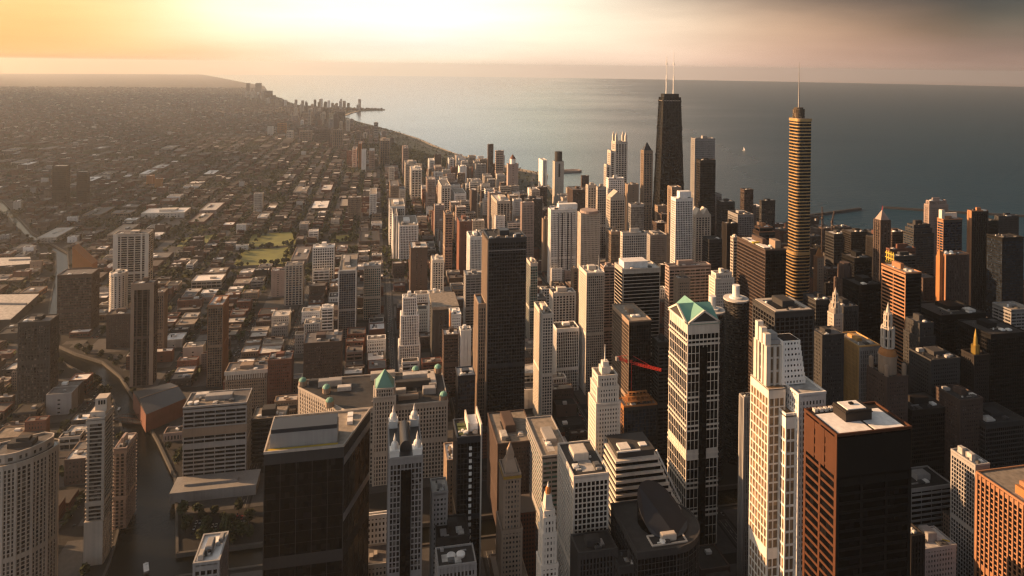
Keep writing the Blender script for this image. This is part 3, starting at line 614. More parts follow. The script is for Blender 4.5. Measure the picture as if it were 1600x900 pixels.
def pediment_tower():
    t = T('pediment_tower', 'granite grid tower with green gabled roof and triangular pediments', 'office tower', 1075, 1123, 506, d=578, side=1047, st=(8.2, 3.5, .36, .5, .5, .3), wm='cream', gm='glassblack', pent=0, cap=False, short='the green-gabled tower')
    e0, e1, n0, n1, h, r = t.e0, t.e1, t.n0, t.n1, t.h, t.root
    b = MB()                                                        # broad stone bands
    for z in np.arange(h-14, 20, -24.6): b.box(e0-.9, n0-.9, z, e1+.9, n1+.9, z+1.3); b.box(e0-.9, n0-.9, z-4, e1+.9, n1+.9, z-2.9)
    part('stone_band', b, 'cream', r)
    for xa, xb in ((e0+(e1-e0)*.38, e0+(e1-e0)*.62),):
        b = MB(); b.box(xa, n0-.98, 0, xb, n0-.4, h-20); part('dark_glass_bay', b, 'glassblack', r)
    cx, cyy = (e0+e1)/2, (n0+n1)/2; hp = h+12.5; o = .9
    def gable(axis, name):
        b = MB()
        if axis == 'y': vs_ = [(e0-o, n0-o, h), (e1+o, n0-o, h), (cx, n0-o, hp), (e0-o, n1+o, h), (e1+o, n1+o, h), (cx, n1+o, hp)]
        else: vs_ = [(e0-o-.1, n1+o+.1, h), (e0-o-.1, n0-o-.1, h), (e0-o-.1, cyy, hp-.1), (e1+o+.1, n1+o+.1, h), (e1+o+.1, n0-o-.1, h), (e1+o+.1, cyy, hp-.1)]
        b.raw(vs_, [(0, 1, 2), (5, 4, 3), (0, 2, 5, 3), (2, 1, 4, 5), (1, 0, 3, 4)]); part(name, b, 'copper', r)
    gable('y', 'gable_roof'); gable('x', 'gable_roof')
    for nm, tri, nrm in (('s', [(e0, n0-1.2, h+1), (e1, n0-1.2, h+1), (cx, n0-1.2, hp-1.6)], (0, -1)), ('w', [(e0-1.3, n1, h+1), (e0-1.3, n0, h+1), (e0-1.3, cyy, hp-1.6)], (-1, 0))):
        b = MB(); v = [Vector(p) for p in tri]; q = [p+Vector((*nrm, 0))*.2 for p in v]; b.raw([tuple(p) for p in v+q], [(3, 4, 5), (2, 1, 0), (0, 1, 4, 3), (1, 2, 5, 4), (2, 0, 3, 5)]); pd = part('pediment', b, 'dgrey', r)
        b = MB(); off = Vector((*nrm, 0))*.3
        for i, j in ((0, 2), (1, 2), (0, 1)): b.bar(v[i]+off+Vector((0, 0, .8)), v[j]+off+Vector((0, 0, .8)), 1.5)
        part('pediment_rim', b, 'cream', pd)
pediment_tower()

def round_glass_hall():
    # curved glass hall whose round core is cut off on the slant
    d = 492; X, Y = xy(1062, 812); z = CAMZ-xy(1030, 790)[1]*d; cx, cy2 = ground(1036, 822, z)
    r = thing('round_glass_hall', (cx, cy2, 0), 'dark curved glass hall with a big slanted grey disc roof', 'building'); rr = 17.5
    x0 = cx-28; y0 = cy2-22
    P = [(x0, y0), (cx, y0)]+[(cx+(26)*math.cos(a), cy2+3+(25)*math.sin(a)) for a in np.linspace(R(-90), R(90), 18)]+[(x0, cy2+28)]
    fr, gl = MB(), MB(); facade(P, 0, z, 'glass', fr, gl); parapet(P, z, fr, 1.2, .6); part('facade', fr, 'dgrey', r); part('glazing', gl, 'glassblack', r)
    b = MB(); b.prism(grow(P, -.1), z-.2, z+.25); part('roof', b, 'roofdark', r)
    n = 40; top = []; ring = circ(cx+1, cy2+4, rr, n)
    zt = [z+5+ (y-cy2-4)/rr*13 - (x-cx-1)/rr*6.5 for x, y in ring]
    b = MB(); b.raw([(x, y, z) for x, y in ring]+[(x, y, max(q, z+.4)) for (x, y), q in zip(ring, zt)], [(i, (i+1) % n, n+(i+1) % n, n+i) for i in range(n)]); part('drum', b, 'glassblack', r)
    b = MB(); lo = [(x, y, max(q, z+.4)) for (x, y), q in zip(ring, zt)]; b.raw(lo+[(x, y, q+.8) for x, y, q in lo], [(i, (i+1) % n, n+(i+1) % n, n+i) for i in range(n)]+[tuple(range(n, 2*n)), tuple(range(n-1, -1, -1))]); part('slanted_disc', b, 'slate', r)
    for a in (35, 55):
        x, y = cx+22*math.cos(R(a)), cy2+3+21*math.sin(R(a)); b = MB(); b.box(x-2, y-2, z+.2, x+2, y+2, z+1.6); part('roof_unit', b, 'grey', r)
    addhero(x0, y0, cx+26, cy2+28, z, 'the slanted-disc glass hall')
round_glass_hall()

def white_fin_skyscraper():
    h = 230; d = (CAMZ-h)/xy(1214, 528)[1]; n0 = d*(CY-xy(1214, 528)[0]*SY)
    e = lambda px, py=540, n=n0: e_at(px, py, n)
    e0, e1, e2, e3 = e(1203), e(1225), e(1250), e(1272)
    z2 = CAMZ-xy(1200, 604)[1]*d; n1 = n_at(1182, 520, e0); n1 = min(n1, n0+40)
    r = thing('finned_white_skyscraper', ((e0+e3)/2, n0+15, 0), 'white stepped skyscraper with tall fin piers glowing orange on its left flank', 'skyscraper')
    fr, gl = MB(), MB()
    A_ = rect(e0, n0+3, e1, n1); facade(A_, z2, h-6, (9, 5.2, 1.9, 1.3, 1.3, .2), fr, gl)
    part('upper_facade', fr, 'cream', r); part('upper_glazing', gl, 'glass_sunglow', r)
    for k in range(3):
        y = n0+5+k*(n1-n0-7)/2; b = MB(); b.box(e0-1.3, y-1.6, h-6.1, e0+3, y+1.6, h+1.5+2.6*k); part('fin', b, 'cream', r)
    b = MB(); b.box(e0+3.4, n0+4, h-6.1, e1-.5, n1-1, h-3.2); b.box(e0+4, n0+6, h-3.2, e1-1, n1-3, h+.5); part('penthouse', b, 'grey', r)
    fr, gl = MB(), MB(); facade(rect(e(1180)-0+12, n0-2, e1-1, n1+2), 0, z2, (4.1, 5.0, 1.5, .5, 1.5, .7), fr, gl) if False else facade(rect(e0-1.6, n0-2, e1-.5, n1+3), 0, z2, (6.2, 3.4, .7, .45, .9, .5), fr, gl)
    part('lower_facade', fr, 'cream', r); part('lower_glazing', gl, 'glass_sunglow', r)
    # tapering punched-window wing
    hB = CAMZ-xy(1238, 535)[1]*d; zB = CAMZ-xy(1240, 604)[1]*d; fr, gl = MB(), MB()
    k = 8; 
    for i in range(k):
        za, zb = zB+(hB-zB)*i/k, zB+(hB-zB)*(i+1)/k; ee = e(1260)-(e(1260)-e2)*(i+.5)/k
        facade(rect(e1+.2, n0+1, ee, n1-4), za, zb, (99, 2.5, 1.2, .4, 1.3, .3), fr, gl)
    part('wing_facade', fr, 'white', r); part('wing_glazing', gl, 'glassblack', r)
    fr, gl = MB(), MB(); Q = rect(e(1232), n0-12, e3, n1-2); facade(Q, 0, zB-1, (3.9, 2.5, 1.2, .4, 1.4, .3), fr, gl); parapet(Q, zB-1, fr)
    part('shoulder_facade', fr, 'white', r); part('shoulder_glazing', gl, 'glassblack', r)
    b = MB(); b.prism(grow(Q, -.2), zB-1.3, zB-.7); part('shoulder_roof', b, 'roofpale', r)
    z4 = CAMZ-xy(1222, 648)[1]*(d-8); fr, gl = MB(), MB(); Q = rect(e(1217), n0-9, e(1231.4), n0+6); facade(Q, 0, z4, (8.5, 3, .6, .3, 1.3, .5), fr, gl); parapet(Q, z4, fr); part('step_facade', fr, 'white', r); part('step_glazing', gl, 'glass_sunglow', r)
    addhero(e0-3, n0-12, e3, n1+3, h, 'the orange-glowing finned skyscraper')
white_fin_skyscraper()

def rust_brown_tower():
    t = T('rust_steel_tower', 'massive rust-brown steel tower with a pale flat roof and black-shaded front', 'skyscraper', 1308, 1423, 675, h=198, side=1258, st=(5.4, 17, 1.6, .5, 1.6, .35), wm='corten', gm='glassblack', rm='roofwhite', pent=0, cap=False, skip=(0,), short='the rust-brown flat-roofed tower')
    e0, e1, n0, n1, h, r = t.e0, t.e1, t.n0, t.n1, t.h, t.root; w, dd = e1-e0, n1-n0
    fr2 = MB(); facade(rect(e0, n0, e1, n1), 0, h-24, (5.4, 17, 1.6, .5, 1.6, .35), fr2, MB(), skip=(1, 2, 3)); part('front_frame', fr2, 'black', r)  # same rust steel as the flank, coloured black to hold the front's shade
    b = MB(); b.box(e0+.2, n0+.2, h-.3, e1-.2, n1-.2, h+.2); part('roof', b, 'dbrown', r)
    for q in ((.05, .06, .50, .92), (.54, .06, .94, .92)):
        b = MB(); b.box(e0+w*q[0], n0+dd*q[1], h+.1, e0+w*q[2], n0+dd*q[3]*.86, h+.5); part('roof_panel', b, 'roofwhite', r)
    b = MB(); b.box(e0+w*.30, n0+dd*.40, h+.1, e0+w*.66, n0+dd*.80, h+7); b.box(e0+w*.29, n0+dd*.39, h+5.2, e0+w*.67, n0+dd*.81, h+5.8); ph = part('penthouse', b, 'dbrown', r)
    b = MB(); b.box(e0+w*.34, n0+dd*.44, h+7, e0+w*.60, n0+dd*.76, h+7.5); part('penthouse_roof', b, 'roofwhite', ph)
    b = MB(); b.box(e0+w*.45, n0+dd*.6, h+7.5, e0+w*.5, n0+dd*.66, h+8.6); part('hatch', b, 'black', ph)
    for k in range(5):
        x = e0+w*(.08+.075*k); b = MB(); b.box(x, n1-dd*.13, h+.15, x+w*.045, n1-dd*.04, h+2.2); part('cooling_unit', b, 'roofpale', r)
    b = MB()
    for s_ in range(3):
        a = n0+dd*(.03+.325*s_); b.box(e0-.55, a, h-24, e0-.02, a+dd*.29, h-1.4)
    part('louvre_panel', b, 'corten', r)
    b = MB(); b.box(e0+.2, n0-.55, h-24, e1-.2, n0-.02, h-1.4); part('louvre_panel', b, 'black', r)  # front louvres likewise black, shade put into the colour
rust_brown_tower()

def corncob(px, y, label, short):
    d = 242*F/xy(1150, 466)[1]/F*1.0; d = (CAMZ-170)/xy(1150, 466)[1]
    if short is None: d = (CAMZ-170)/xy(1112, 482)[1]
    X, Y = xy(px, y); h = CAMZ-Y*d; n = d*(CY-X*SY); e = d*(SY+X*CY); rr = 12.6 if short else 12.2
    r = thing('round_balcony_tower', (e, n, 0), label, 'apartment tower')
    b = MB(); b.cyl(e, n, rr*.86, 0, h, 24); part('glazing', b, 'glassdim', r)
    b = MB(); pet = []
    for i in range(96):
        a = 2*math.pi*i/96; q = rr*(.93+.07*abs(math.cos(a*8))); pet.append((e+q*math.cos(a), n+q*math.sin(a)))
    for k in range(int((h-4)/3.0)): z = 3+k*3.0; b.prism(pet, z, z+1.05)
    part('balcony', b, 'dgrey', r)
    b = MB(); b.cyl(e, n, rr*1.02, h-1, h+.5, 32); part('roof', b, 'roofpale', r)
    b = MB(); b.cyl(e, n, rr*.55, h+.45, h+2.2, 20); b.cyl(e, n, rr*.3, h+2.2, h+14, 18); part('core_shaft', b, 'steelwhite', r)
    addhero(e-rr, n-rr, e+rr, n+rr, h, short)
corncob(1150, 466, 'round scalloped balcony tower with white core, taller of the corncob pair', 'the taller corncob tower')
corncob(1113, 484, 'round scalloped balcony tower half hidden behind the green-gabled tower', None)

def black_braced_skyscraper():
    d = 1608; X, Y = xy(1049, 152); h = CAMZ-Y*d; n0 = d*(CY-X*SY); a, b_ = e_at(1036.5, 152, n0), e_at(1063.5, 152, n0); cx = (a+b_)/2; hw = (b_-a)/2; n1 = n0+hw*1.1; cyy = (n0+n1)/2; hd = (n1-n0)/2; k = 1.56
    r = thing('braced_black_skyscraper', (cx, cyy, 0), 'tapering black skyscraper with X bracing and two tall white antennas', 'skyscraper')
    P1 = rect(cx-hw, cyy-hd, cx+hw, cyy+hd); P0 = rect(cx-hw*k, cyy-hd*k, cx+hw*k, cyy+hd*k)
    b = MB(); b.prism(P0, 0, h, P1); part('glazing', b, 'glassblack', r)
    def at(i, t, z, o=.5):
        q = z/h; s_ = k+(1-k)*q; (ax, ay), (bx, by) = ((-1, -1), (1, -1)) if i == 0 else ((-1, 1), (-1, -1)) if i == 1 else ((1, -1), (1, 1)) if i == 2 else ((1, 1), (-1, 1))
        x = ax+(bx-ax)*t; y = ay+(by-ay)*t; return Vector((cx+x*hw*s_, cyy+y*hd*s_, z))+Vector(((0, -o, 0), (-o, 0, 0), (o, 0, 0), (0, o, 0))[i])
    b = MB()
    for i in range(4):
        for t_ in np.linspace(0, 1, 7): b.bar(at(i, t_, 0), at(i, t_, h), 1.5, 1.2)
        for z in np.arange(4, h, 7.2): b.bar(at(i, 0, z, .2), at(i, 1, z, .2), 1.5)
    part('frame', b, 'black', r)
    b = MB(); zs = np.linspace(0, h-8, 6)
    for i in range(4):
        for z0_, z1_ in zip(zs, zs[1:]): b.bar(at(i, 0, z0_, .9), at(i, 1, z1_, .9), 2.0); b.bar(at(i, 1, z0_, .9), at(i, 0, z1_, .9), 2.0)
    part('cross_brace', b, 'black', r)
    b = MB(); b.prism(grow(P1, .8), h-9, h-6.5); part('crown_light', b, 'cream', r)
    b = MB(); b.prism(grow(P1, -3), h, h+8); part('penthouse', b, 'black', r)
    for x in (cx-9.2, cx+9.2):
        b = MB(); b.cyl(x, cyy, 1.8, h+8, h+16, 10); b.cyl(x, cyy, 1.3, h+16, h+52, 10); b.cyl(x, cyy, .55, h+52, h+(110 if x > cx else 100), 8); an = part('antenna', b, 'steelwhite', r)
        b = MB()
        for z in (h+40, h+78): b.cyl(x, cyy, 1.7, z, z+5, 10)
        part('antenna_collar', b, 'steelwhite', an)
    addhero(cx-hw*k, cyy-hd*k, cx+hw*k, cyy+hd*k, h, 'the black X-braced skyscraper')
black_braced_skyscraper()

def gold_glass_skyscraper():
    d = 848; X, Y = xy(1250, 187); h = CAMZ-Y*d; n0 = d*(CY-X*SY)
    e0, e1 = e_at(1247, 187, n0), e_at(1270, 187, n0); n1 = n_at(1231.5, 187, e0); n1 = min(max(n1, n0+16), n0+95)
    r = thing('spired_glass_skyscraper', ((e0+e1)/2, (n0+n1)/2, 0), 'very tall rounded glass skyscraper with gold banded reflections and a needle spire', 'skyscraper')
    z2 = CAMZ-xy(1250, 396)[1]*d; z3 = 96
    fr, gl = MB(), MB()
    st = (4.1, 99, .3, .3, 1.25, .55)
    def tier(a, b_, za, zb, P):
        gl.prism(P, za, zb); q = grow(P, .3)
        nf = int((zb-za)/4.1); f = (zb-za)/nf
        for k in range(nf): fr.prism(q, za+k*f+2.7, za+k*f+4.1-.02)
        fr.prism(grow(P, .8), zb-2.4, zb+1.2)
    tier(0, 0, z2, h, rrect(e0, n0, e1, n1, 4.5)); tier(0, 0, z3, z2, rrect(e0-2.5, n0-.6, e1+.3, n1+6, 6)); tier(0, 0, 0, z3, rrect(e0-4, n0-1.2, e1+6, n1+9, 6))
    part('spandrel_band', fr, 'goldband', r); part('glazing', gl, 'glass', r)
    b = MB(); b.prism(rrect(e0+1, n0+1, e1-1, n1-1, 5), h+.5, h+1.3); part('roof', b, 'grey', r)
    cyy = (n0+n1)/2; cx = e_at(1248, 170, cyy); b = MB(); b.cyl(cx, cyy, 7.2, h+1, h+13, 24)
    for z in (3, 6.5, 10): b.cyl(cx, cyy, 7.6, h+z, h+z+1.2, 24)
    b.cyl(cx, cyy, 5.5, h+13, h+15, 20); part('drum', b, 'glassgold2', r)
    b = MB(); b.bar((cx, cyy, h+15), (cx, cyy, h+40), 1.3, .8); b.bar((cx, cyy, h+40), (cx, cyy, CAMZ-xy(1248, 97)[1]*d),   .7, .3); part('spire', b, 'grey', r)
    addhero(e0-4, n0-1, e1+6, n1+9, h, 'the gold glass skyscraper')
mk('goldband', (.52, .34, .15), rough=.32, metal=.45, var=.08)  # gold of the sunset reflections is put into the band colour
mk('glassgold2', (.10, .075, .05), rough=.25, metal=.4, spec=.5, pane=(2.0, 2.0, 4.1), var=.2)
gold_glass_skyscraper()

def lantern_crown_skyscraper():
    t = T('four_turret_skyscraper', 'tall cream skyscraper crowned by pointed corner turrets above stepped shoulders', 'skyscraper', 962, 980, 222, d=1640, dep=26, st='piers', wm='cream', gm='glassdim', pent=0, short='the turret-crowned skyscraper')
    for x in (t.e0+2.6, t.e1-2.6):
        for y in (t.n0+2.6, t.n1-2.6):
            b = MB(); b.box(x-2.6, y-2.6, t.h-.2, x+2.6, y+2.6, t.h+12); b.cone(rect(x-2.9, y-2.9, x+2.9, y+2.9), t.h+12, x, y, t.h+26); part('turret', b, 'cream', t.root)
    for px, y, w in ((955, 236, 0), (949, 258, 3)):
        fr, gl = MB(), MB(); Q = rect(e_at(px, y, t.n0), t.n0+3+w, t.e0-1.2 if px > 950 else e_at(954.5, y, t.n0), t.n1-2-w); facade(Q, 0, CAMZ-xy(px, y)[1]*1640, 'piers', fr, gl, 1.3); parapet(Q, CAMZ-xy(px, y)[1]*1640, fr); sh = part('shoulder', fr, 'cream', t.root); part('shoulder_glazing', gl, 'glassdim', sh)
lantern_crown_skyscraper()
def peaked(t, hh, mt='beige', inset=.5, name='peaked_roof', frac=0):
    b = MB(); P = grow(t.P, -inset); b.cone(P, t.h+.3, (t.e0+t.e1)/2, (t.n0+t.n1)/2, t.h+hh); part(name, b, mt, t.root)
t = T('pointed_skyscraper', 'slender tan skyscraper with faceted pointed roof left of the black X-braced one', 'skyscraper', 1006, 1019.5, 236, d=1407, side=1002, st='piers', wm='tan', gm='glassdim', pent=0, cap=False, short='the slender pointed skyscraper'); peaked(t, 19, 'slate')
t = T('marble_skyscraper', 'flat-topped white marble skyscraper with vertical ribs seen above a dark tower', 'skyscraper', 1086, 1117, 217, d=1506, side=1080, st=(3.6, 2.2, 1.1, .5, 1.4, .2), wm='grey', gm='glassdim', rm='roofpale', short='the flat-topped marble skyscraper')
T('dark_granite_tower', 'dark brown granite tower in front of the flat-topped marble skyscraper', 'office tower', 1094, 1118, 251, d=1420, side=1088, st='dark', wm='dbrown', gm='glassblack', rm='roofdark', pent=1)
# the big dark slab with copper-lit flank
def dark_slab():
    t = T('dark_slab_tower', 'tall black glass slab tower with copper-lit ribs down its left edge', 'skyscraper', 764, 822, 373, d=733, side=755, st=(3.9, 3.0, .5, .35, 1.2, .12), wm='slate', gm='glassblack', rm='roofdark', pent=2, short='the tall black slab tower')
    r = t.root; e0, n0, n1, h, d = t.e0, t.n0, t.n1, t.h, 733
    b = MB(); b.box(e0-.3, n0-.5, h-13, t.e1+.3, n0-.36, h-12.2); part('belt', b, 'grey', r)
    b = MB(); y = n0+1
    while y < n1: b.box(e0-1.5, y, 0, e0-.36, y+1.1, h-2); y += 3.1
    part('west_rib', b, 'tan', r)
    zz = CAMZ-xy(749, 470)[1]*745; Q = rect(e_at(748, 470, n0+6), n0+6, e0-1.6, n1-3); fr, gl = MB(), MB(); facade(Q, 0, zz, 'ribs', fr, gl); parapet(Q, zz, fr); s = part('west_wing', fr, 'tan', r); part('wing_glazing', gl, 'glassblack', s)
    for k in range(5):
        b = MB(); x = e0+3+k*(t.e1-e0-6)/4; b.box(x-1.4, n0+3, h+.2, x+1.2, n0+6, h+2+(k % 2)); part('roof_unit', b, ('steelwhite', 'tan', 'roofpale')[k % 3], r)
dark_slab()
# the pink-and-grey glass tower with white fin walls beside the river
def fin_tower():
    t = T('fin_glass_tower', 'black glass tower with planted terrace and two thin white fin walls', 'office tower', 715, 751, 684, d=505, dep=26, st='glass', wm='slate', gm='glassblack', rm='roofdark', pent=0, short='the white-finned black glass tower')
    e0, e1, n0, n1, h, r = t.e0, t.e1, t.n0, t.n1, t.h, t.root; w = e1-e0
    for x, z in ((e1+.45, 10), (e0+w*.52, 8)):
        b = MB(); b.box(x-.5, n0-1.2 if x > e1 else n0+6, 20 if x > e1 else h, x+.5, n1, h+z); part('fin_wall', b, 'cream', r)
    b = MB(); b.box(e0+w*.58, n0+8, h, e1-1, n1-4, h+6); part('penthouse', b, 'roofwhite', r)
    for k in range(3): b = MB(); b.box(e0+1.5, n0+4+k*6, h+.2, e0+w*.45, n0+8.6+k*6, h+.8); part('planted_bed', b, 'roofgreen', r)
    for k in range(22): pass
    b = MB(); z = h-9
    while z > 20: b.box(e0+w*.5, n0-.75, z, e0+w*.62, n0-.02, z+2.4); z -= 4.8
    part('white_panel', b, 'steelwhite', r)
fin_tower()
t = T('gilded_stone_tower', 'dark setback stone tower with a gilt band and small pointed lantern', 'office tower', 788, 813, 742, h=112, dep=18, st='punched', wm='tan', gm='glassdim', pent=0, cap=False, tiers=((40, 1.5), (75, 4)), short='the dark gilt-banded stone tower')
cx, cy2 = (t.e0+t.e1)/2, (t.n0+t.n1)/2
b = MB(); b.box(t.e0-.7, t.n0-.7, t.h-2.6, t.e1+.7, t.n1+.7, t.h-.6); part('gilt_band', b, 'gold', t.root)
b = MB(); b.prism(rect(t.e0+1, t.n0+1, t.e1-1, t.n1-1), t.h, t.h+8, rect(cx-3, cy2-3, cx+3, cy2+3)); b.box(cx-2.6, cy2-2.6, t.h+8, cx+2.6, cy2+2.6, t.h+12); b.cone(rect(cx-2.6, cy2-2.6, cx+2.6, cy2+2.6), t.h+12, cx, cy2, t.h+20); part('lantern', b, 'tan', t.root)
t = T('tapered_stone_tower', 'pale tapered stone tower topped by a small orange lantern, at the bottom edge', 'office tower', 851, 866, 800, h=120, side=846, st='punched', wm='cream', gm='glassdim', pent=0, cap=False, tiers=((4, .5), (14, .7), (34, .9), (60, .8)), short='the pale tapered lantern tower')
cx, cy2 = (t.e0+t.e1)/2, (t.n0+t.n1)/2
b = MB(); b.prism(rect(t.e0+.4, t.n0+.4, t.e1-.4, t.n1-.4), t.h, t.h+10, rect(cx-1.9, cy2-2.2, cx+1.9, cy2+2.2)); part('crown', b, 'cream', t.root)
b = MB(); b.cyl(cx, cy2, 1.8, t.h+9.9, t.h+13, 8); b.dome(cx, cy2, 1.7, t.h+13, 1.6, 8, 3); part('lantern', b, 'orange', t.root)
b = MB(); b.cone(circ(cx, cy2, .9, 6), t.h+14.2, cx, cy2, t.h+18); part('finial', b, 'steelwhite', t.root)
def openlantern(b, root, cx, cyy, r_, z, zt):
    core = MB(); hh = zt-z
    for q0, q1, k in ((0, .42, 1.0), (.45, .72, .62)):
        for i in range(8): a = i*math.pi/4+.2; x, y = cx+r_*k*math.cos(a), cyy+r_*k*math.sin(a); b.bar((x, y, z+hh*q0), (x, y, z+hh*q1), r_*k*.34)
        core.cyl(cx, cyy, r_*k*.72, z+hh*q0, z+hh*q1, 8)
        for f in (q0, (q0+q1)/2, q1): b.cyl(cx, cyy, r_*k*1.16, z+hh*f-.35, z+hh*f+.7, 12)
        for i in range(8): a = i*math.pi/4+.2; x, y = cx+r_*k*1.05*math.cos(a), cyy+r_*k*1.05*math.sin(a); b.cone(circ(x, y, r_*k*.17, 6), z+hh*q1+.6, x, y, z+hh*q1+hh*.07)
    b.cone(circ(cx, cyy, r_*.5, 8), z+hh*.72, cx, cyy, zt); core.build('dark_opening', 'glassdim', root)
# gothic and domed towers among the dark streets on the right
def spire_tower(px0, px1, y, ytop, d, label, name, wm, short=None, lantern_=None):
    t = T(name, label, 'office tower', px0, px1, y, d=d, st='punched', wm=wm, gm='glassdim', pent=0, cap=False, short=short)
    cx, cyy = (t.e0+t.e1)/2, (t.n0+t.n1)/2; zt = CAMZ-xy((px0+px1)/2, ytop)[1]*(d+4); w = (t.e1-t.e0)/2; hh = zt-t.h; b = MB()
    openlantern(b, t.root, cx, cyy, w*.75, t.h, zt); part('spire', b, lantern_ or wm, t.root)
    for sx in (-1, 1):
        for sy in (-1, 1):
            b = MB(); x, yy = cx+sx*w*.82, cyy+sy*(t.n1-t.n0)*.4; b.cyl(x, yy, w*.16, t.h-.2, t.h+hh*.22, 6); b.cone(circ(x, yy, w*.18, 6), t.h+hh*.22, x, yy, t.h+hh*.36); part('pinnacle', b, wm, t.root)
    return t
spire_tower(1303, 1316, 492, 448, 700, 'narrow pale octagonal tower with a tapering gothic spire', 'spired_tower', 'beige', 'the narrow gothic-spired tower')
T('stone_block', 'broad grey stone block under the narrow gothic-spired tower', 'office building', 1285, 1318, 524, d=640, st='punched', wm='dgrey', gm='glassdim', pent=1)
t = T('domed_tower', 'ornate stone tower with an orange-lit dome under a tall open lantern spire', 'office tower', 1386, 1418, 590, d=600, dep=24, st='punched', wm='brown', gm='glassdim', pent=0, cap=False, short='the domed lantern tower')
cx, cy2 = (t.e0+t.e1)/2, (t.n0+t.n1)/2; rr = (t.e1-t.e0)*.36
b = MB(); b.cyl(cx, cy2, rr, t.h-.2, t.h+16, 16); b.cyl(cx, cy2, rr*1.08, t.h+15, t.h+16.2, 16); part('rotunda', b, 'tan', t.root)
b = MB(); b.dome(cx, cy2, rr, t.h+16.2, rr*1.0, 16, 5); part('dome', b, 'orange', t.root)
b = MB(); zt = CAMZ-xy(1402, 476)[1]*604; z = t.h+16+rr*.9
openlantern(b, t.root, cx, cy2, rr*.62, z, zt); part('lantern_spire', b, 'beige', t.root)
for sx in (-1, 1):
    for sy in (-1, 1):
        x, yy = cx+sx*(t.e1-t.e0)*.42, cy2+sy*(t.n1-t.n0)*.4; b = MB(); b.cyl(x, yy, 2.0, t.h-.2, t.h+9, 8); b.dome(x, yy, 2.1, t.h+9, 2.6, 8, 3); part('corner_turret', b, 'tan', t.root)
t = T('pinnacled_tower', 'dark gothic tower with a cluster of buttress pinnacles lit orange on the left', 'office tower', 1316, 1335, 438, d=800, st='piers', wm='brown', gm='glassdim', pent=0, cap=False)
b = MB(); w = t.e1-t.e0; cx, cy2 = (t.e0+t.e1)/2, (t.n0+t.n1)/2; b.cyl(cx, cy2, w*.33, t.h-.2, t.h+20, 8)
for a in range(8): x, yy = cx+w*.42*math.cos(a*math.pi/4), cy2+w*.42*math.sin(a*math.pi/4); b.bar((x, yy, t.h), (x, yy, t.h+17), 1.6, .8)
part('crown', b, 'brown', t.root)
t = T('gilt_finial_tower', 'nearly black setback tower with a thin gilded finial on top', 'office tower', 1522, 1545, 556, d=640, st='punched', wm='dbrown', gm='glassblack', pent=0, cap=False)
cx, cy2 = (t.e0+t.e1)/2, (t.n0+t.n1)/2; b = MB(); b.cyl(cx, cy2, 3.6, t.h, t.h+8, 8); b.cyl(cx, cy2, 2.2, t.h+8, t.h+16, 8, 1.4); b.cone(circ(cx, cy2, 1.4, 8), t.h+16, cx, cy2, t.h+24); part('finial', b, 'gold', t.root)
t = T('red_tip_tower', 'slim dark tower with pyramid top and red tip against the lake', 'apartment tower', 1376, 1391, 345, d=1080, st='piers', wm='brown', gm='glassdim', pent=0, cap=False); peaked(t, 17, 'pink', .3)
b = MB(); cx, cy2 = (t.e0+t.e1)/2, (t.n0+t.n1)/2; b.bar((cx, cy2, t.h+15), (cx, cy2, t.h+23), .9, .3); part('tip', b, 'red', t.root)
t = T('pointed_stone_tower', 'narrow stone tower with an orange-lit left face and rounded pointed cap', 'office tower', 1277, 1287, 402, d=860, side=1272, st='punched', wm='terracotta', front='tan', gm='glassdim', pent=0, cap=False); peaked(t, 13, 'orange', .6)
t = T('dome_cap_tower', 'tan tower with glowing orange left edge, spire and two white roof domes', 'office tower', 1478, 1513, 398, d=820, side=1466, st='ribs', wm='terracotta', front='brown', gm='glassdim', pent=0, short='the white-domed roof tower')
for k in (0, 1):
    b = MB(); x = t.e0+6+k*7.5; b.cyl(x, t.n0+6, 2.4, t.h, t.h+1.5, 12); b.dome(x, t.n0+6, 2.4, t.h+1.5, 2.4, 12, 4); part('roof_dome', b, 'steelwhite', t.root)
b = MB(); x = t.e0-3.5; b.box(x-2.2, t.n0+3, 0, x+2.2, t.n0+9, t.h-4); b.cone(rect(x-2.4, t.n0+2.8, x+2.4, t.n0+9.2), t.h-4, x, t.n0+6, t.h+8); b.bar((x, t.n0+6, t.h+6), (x, t.n0+6, t.h+32), .9, .25); part('spired_corner', b, 'orange', t.root)
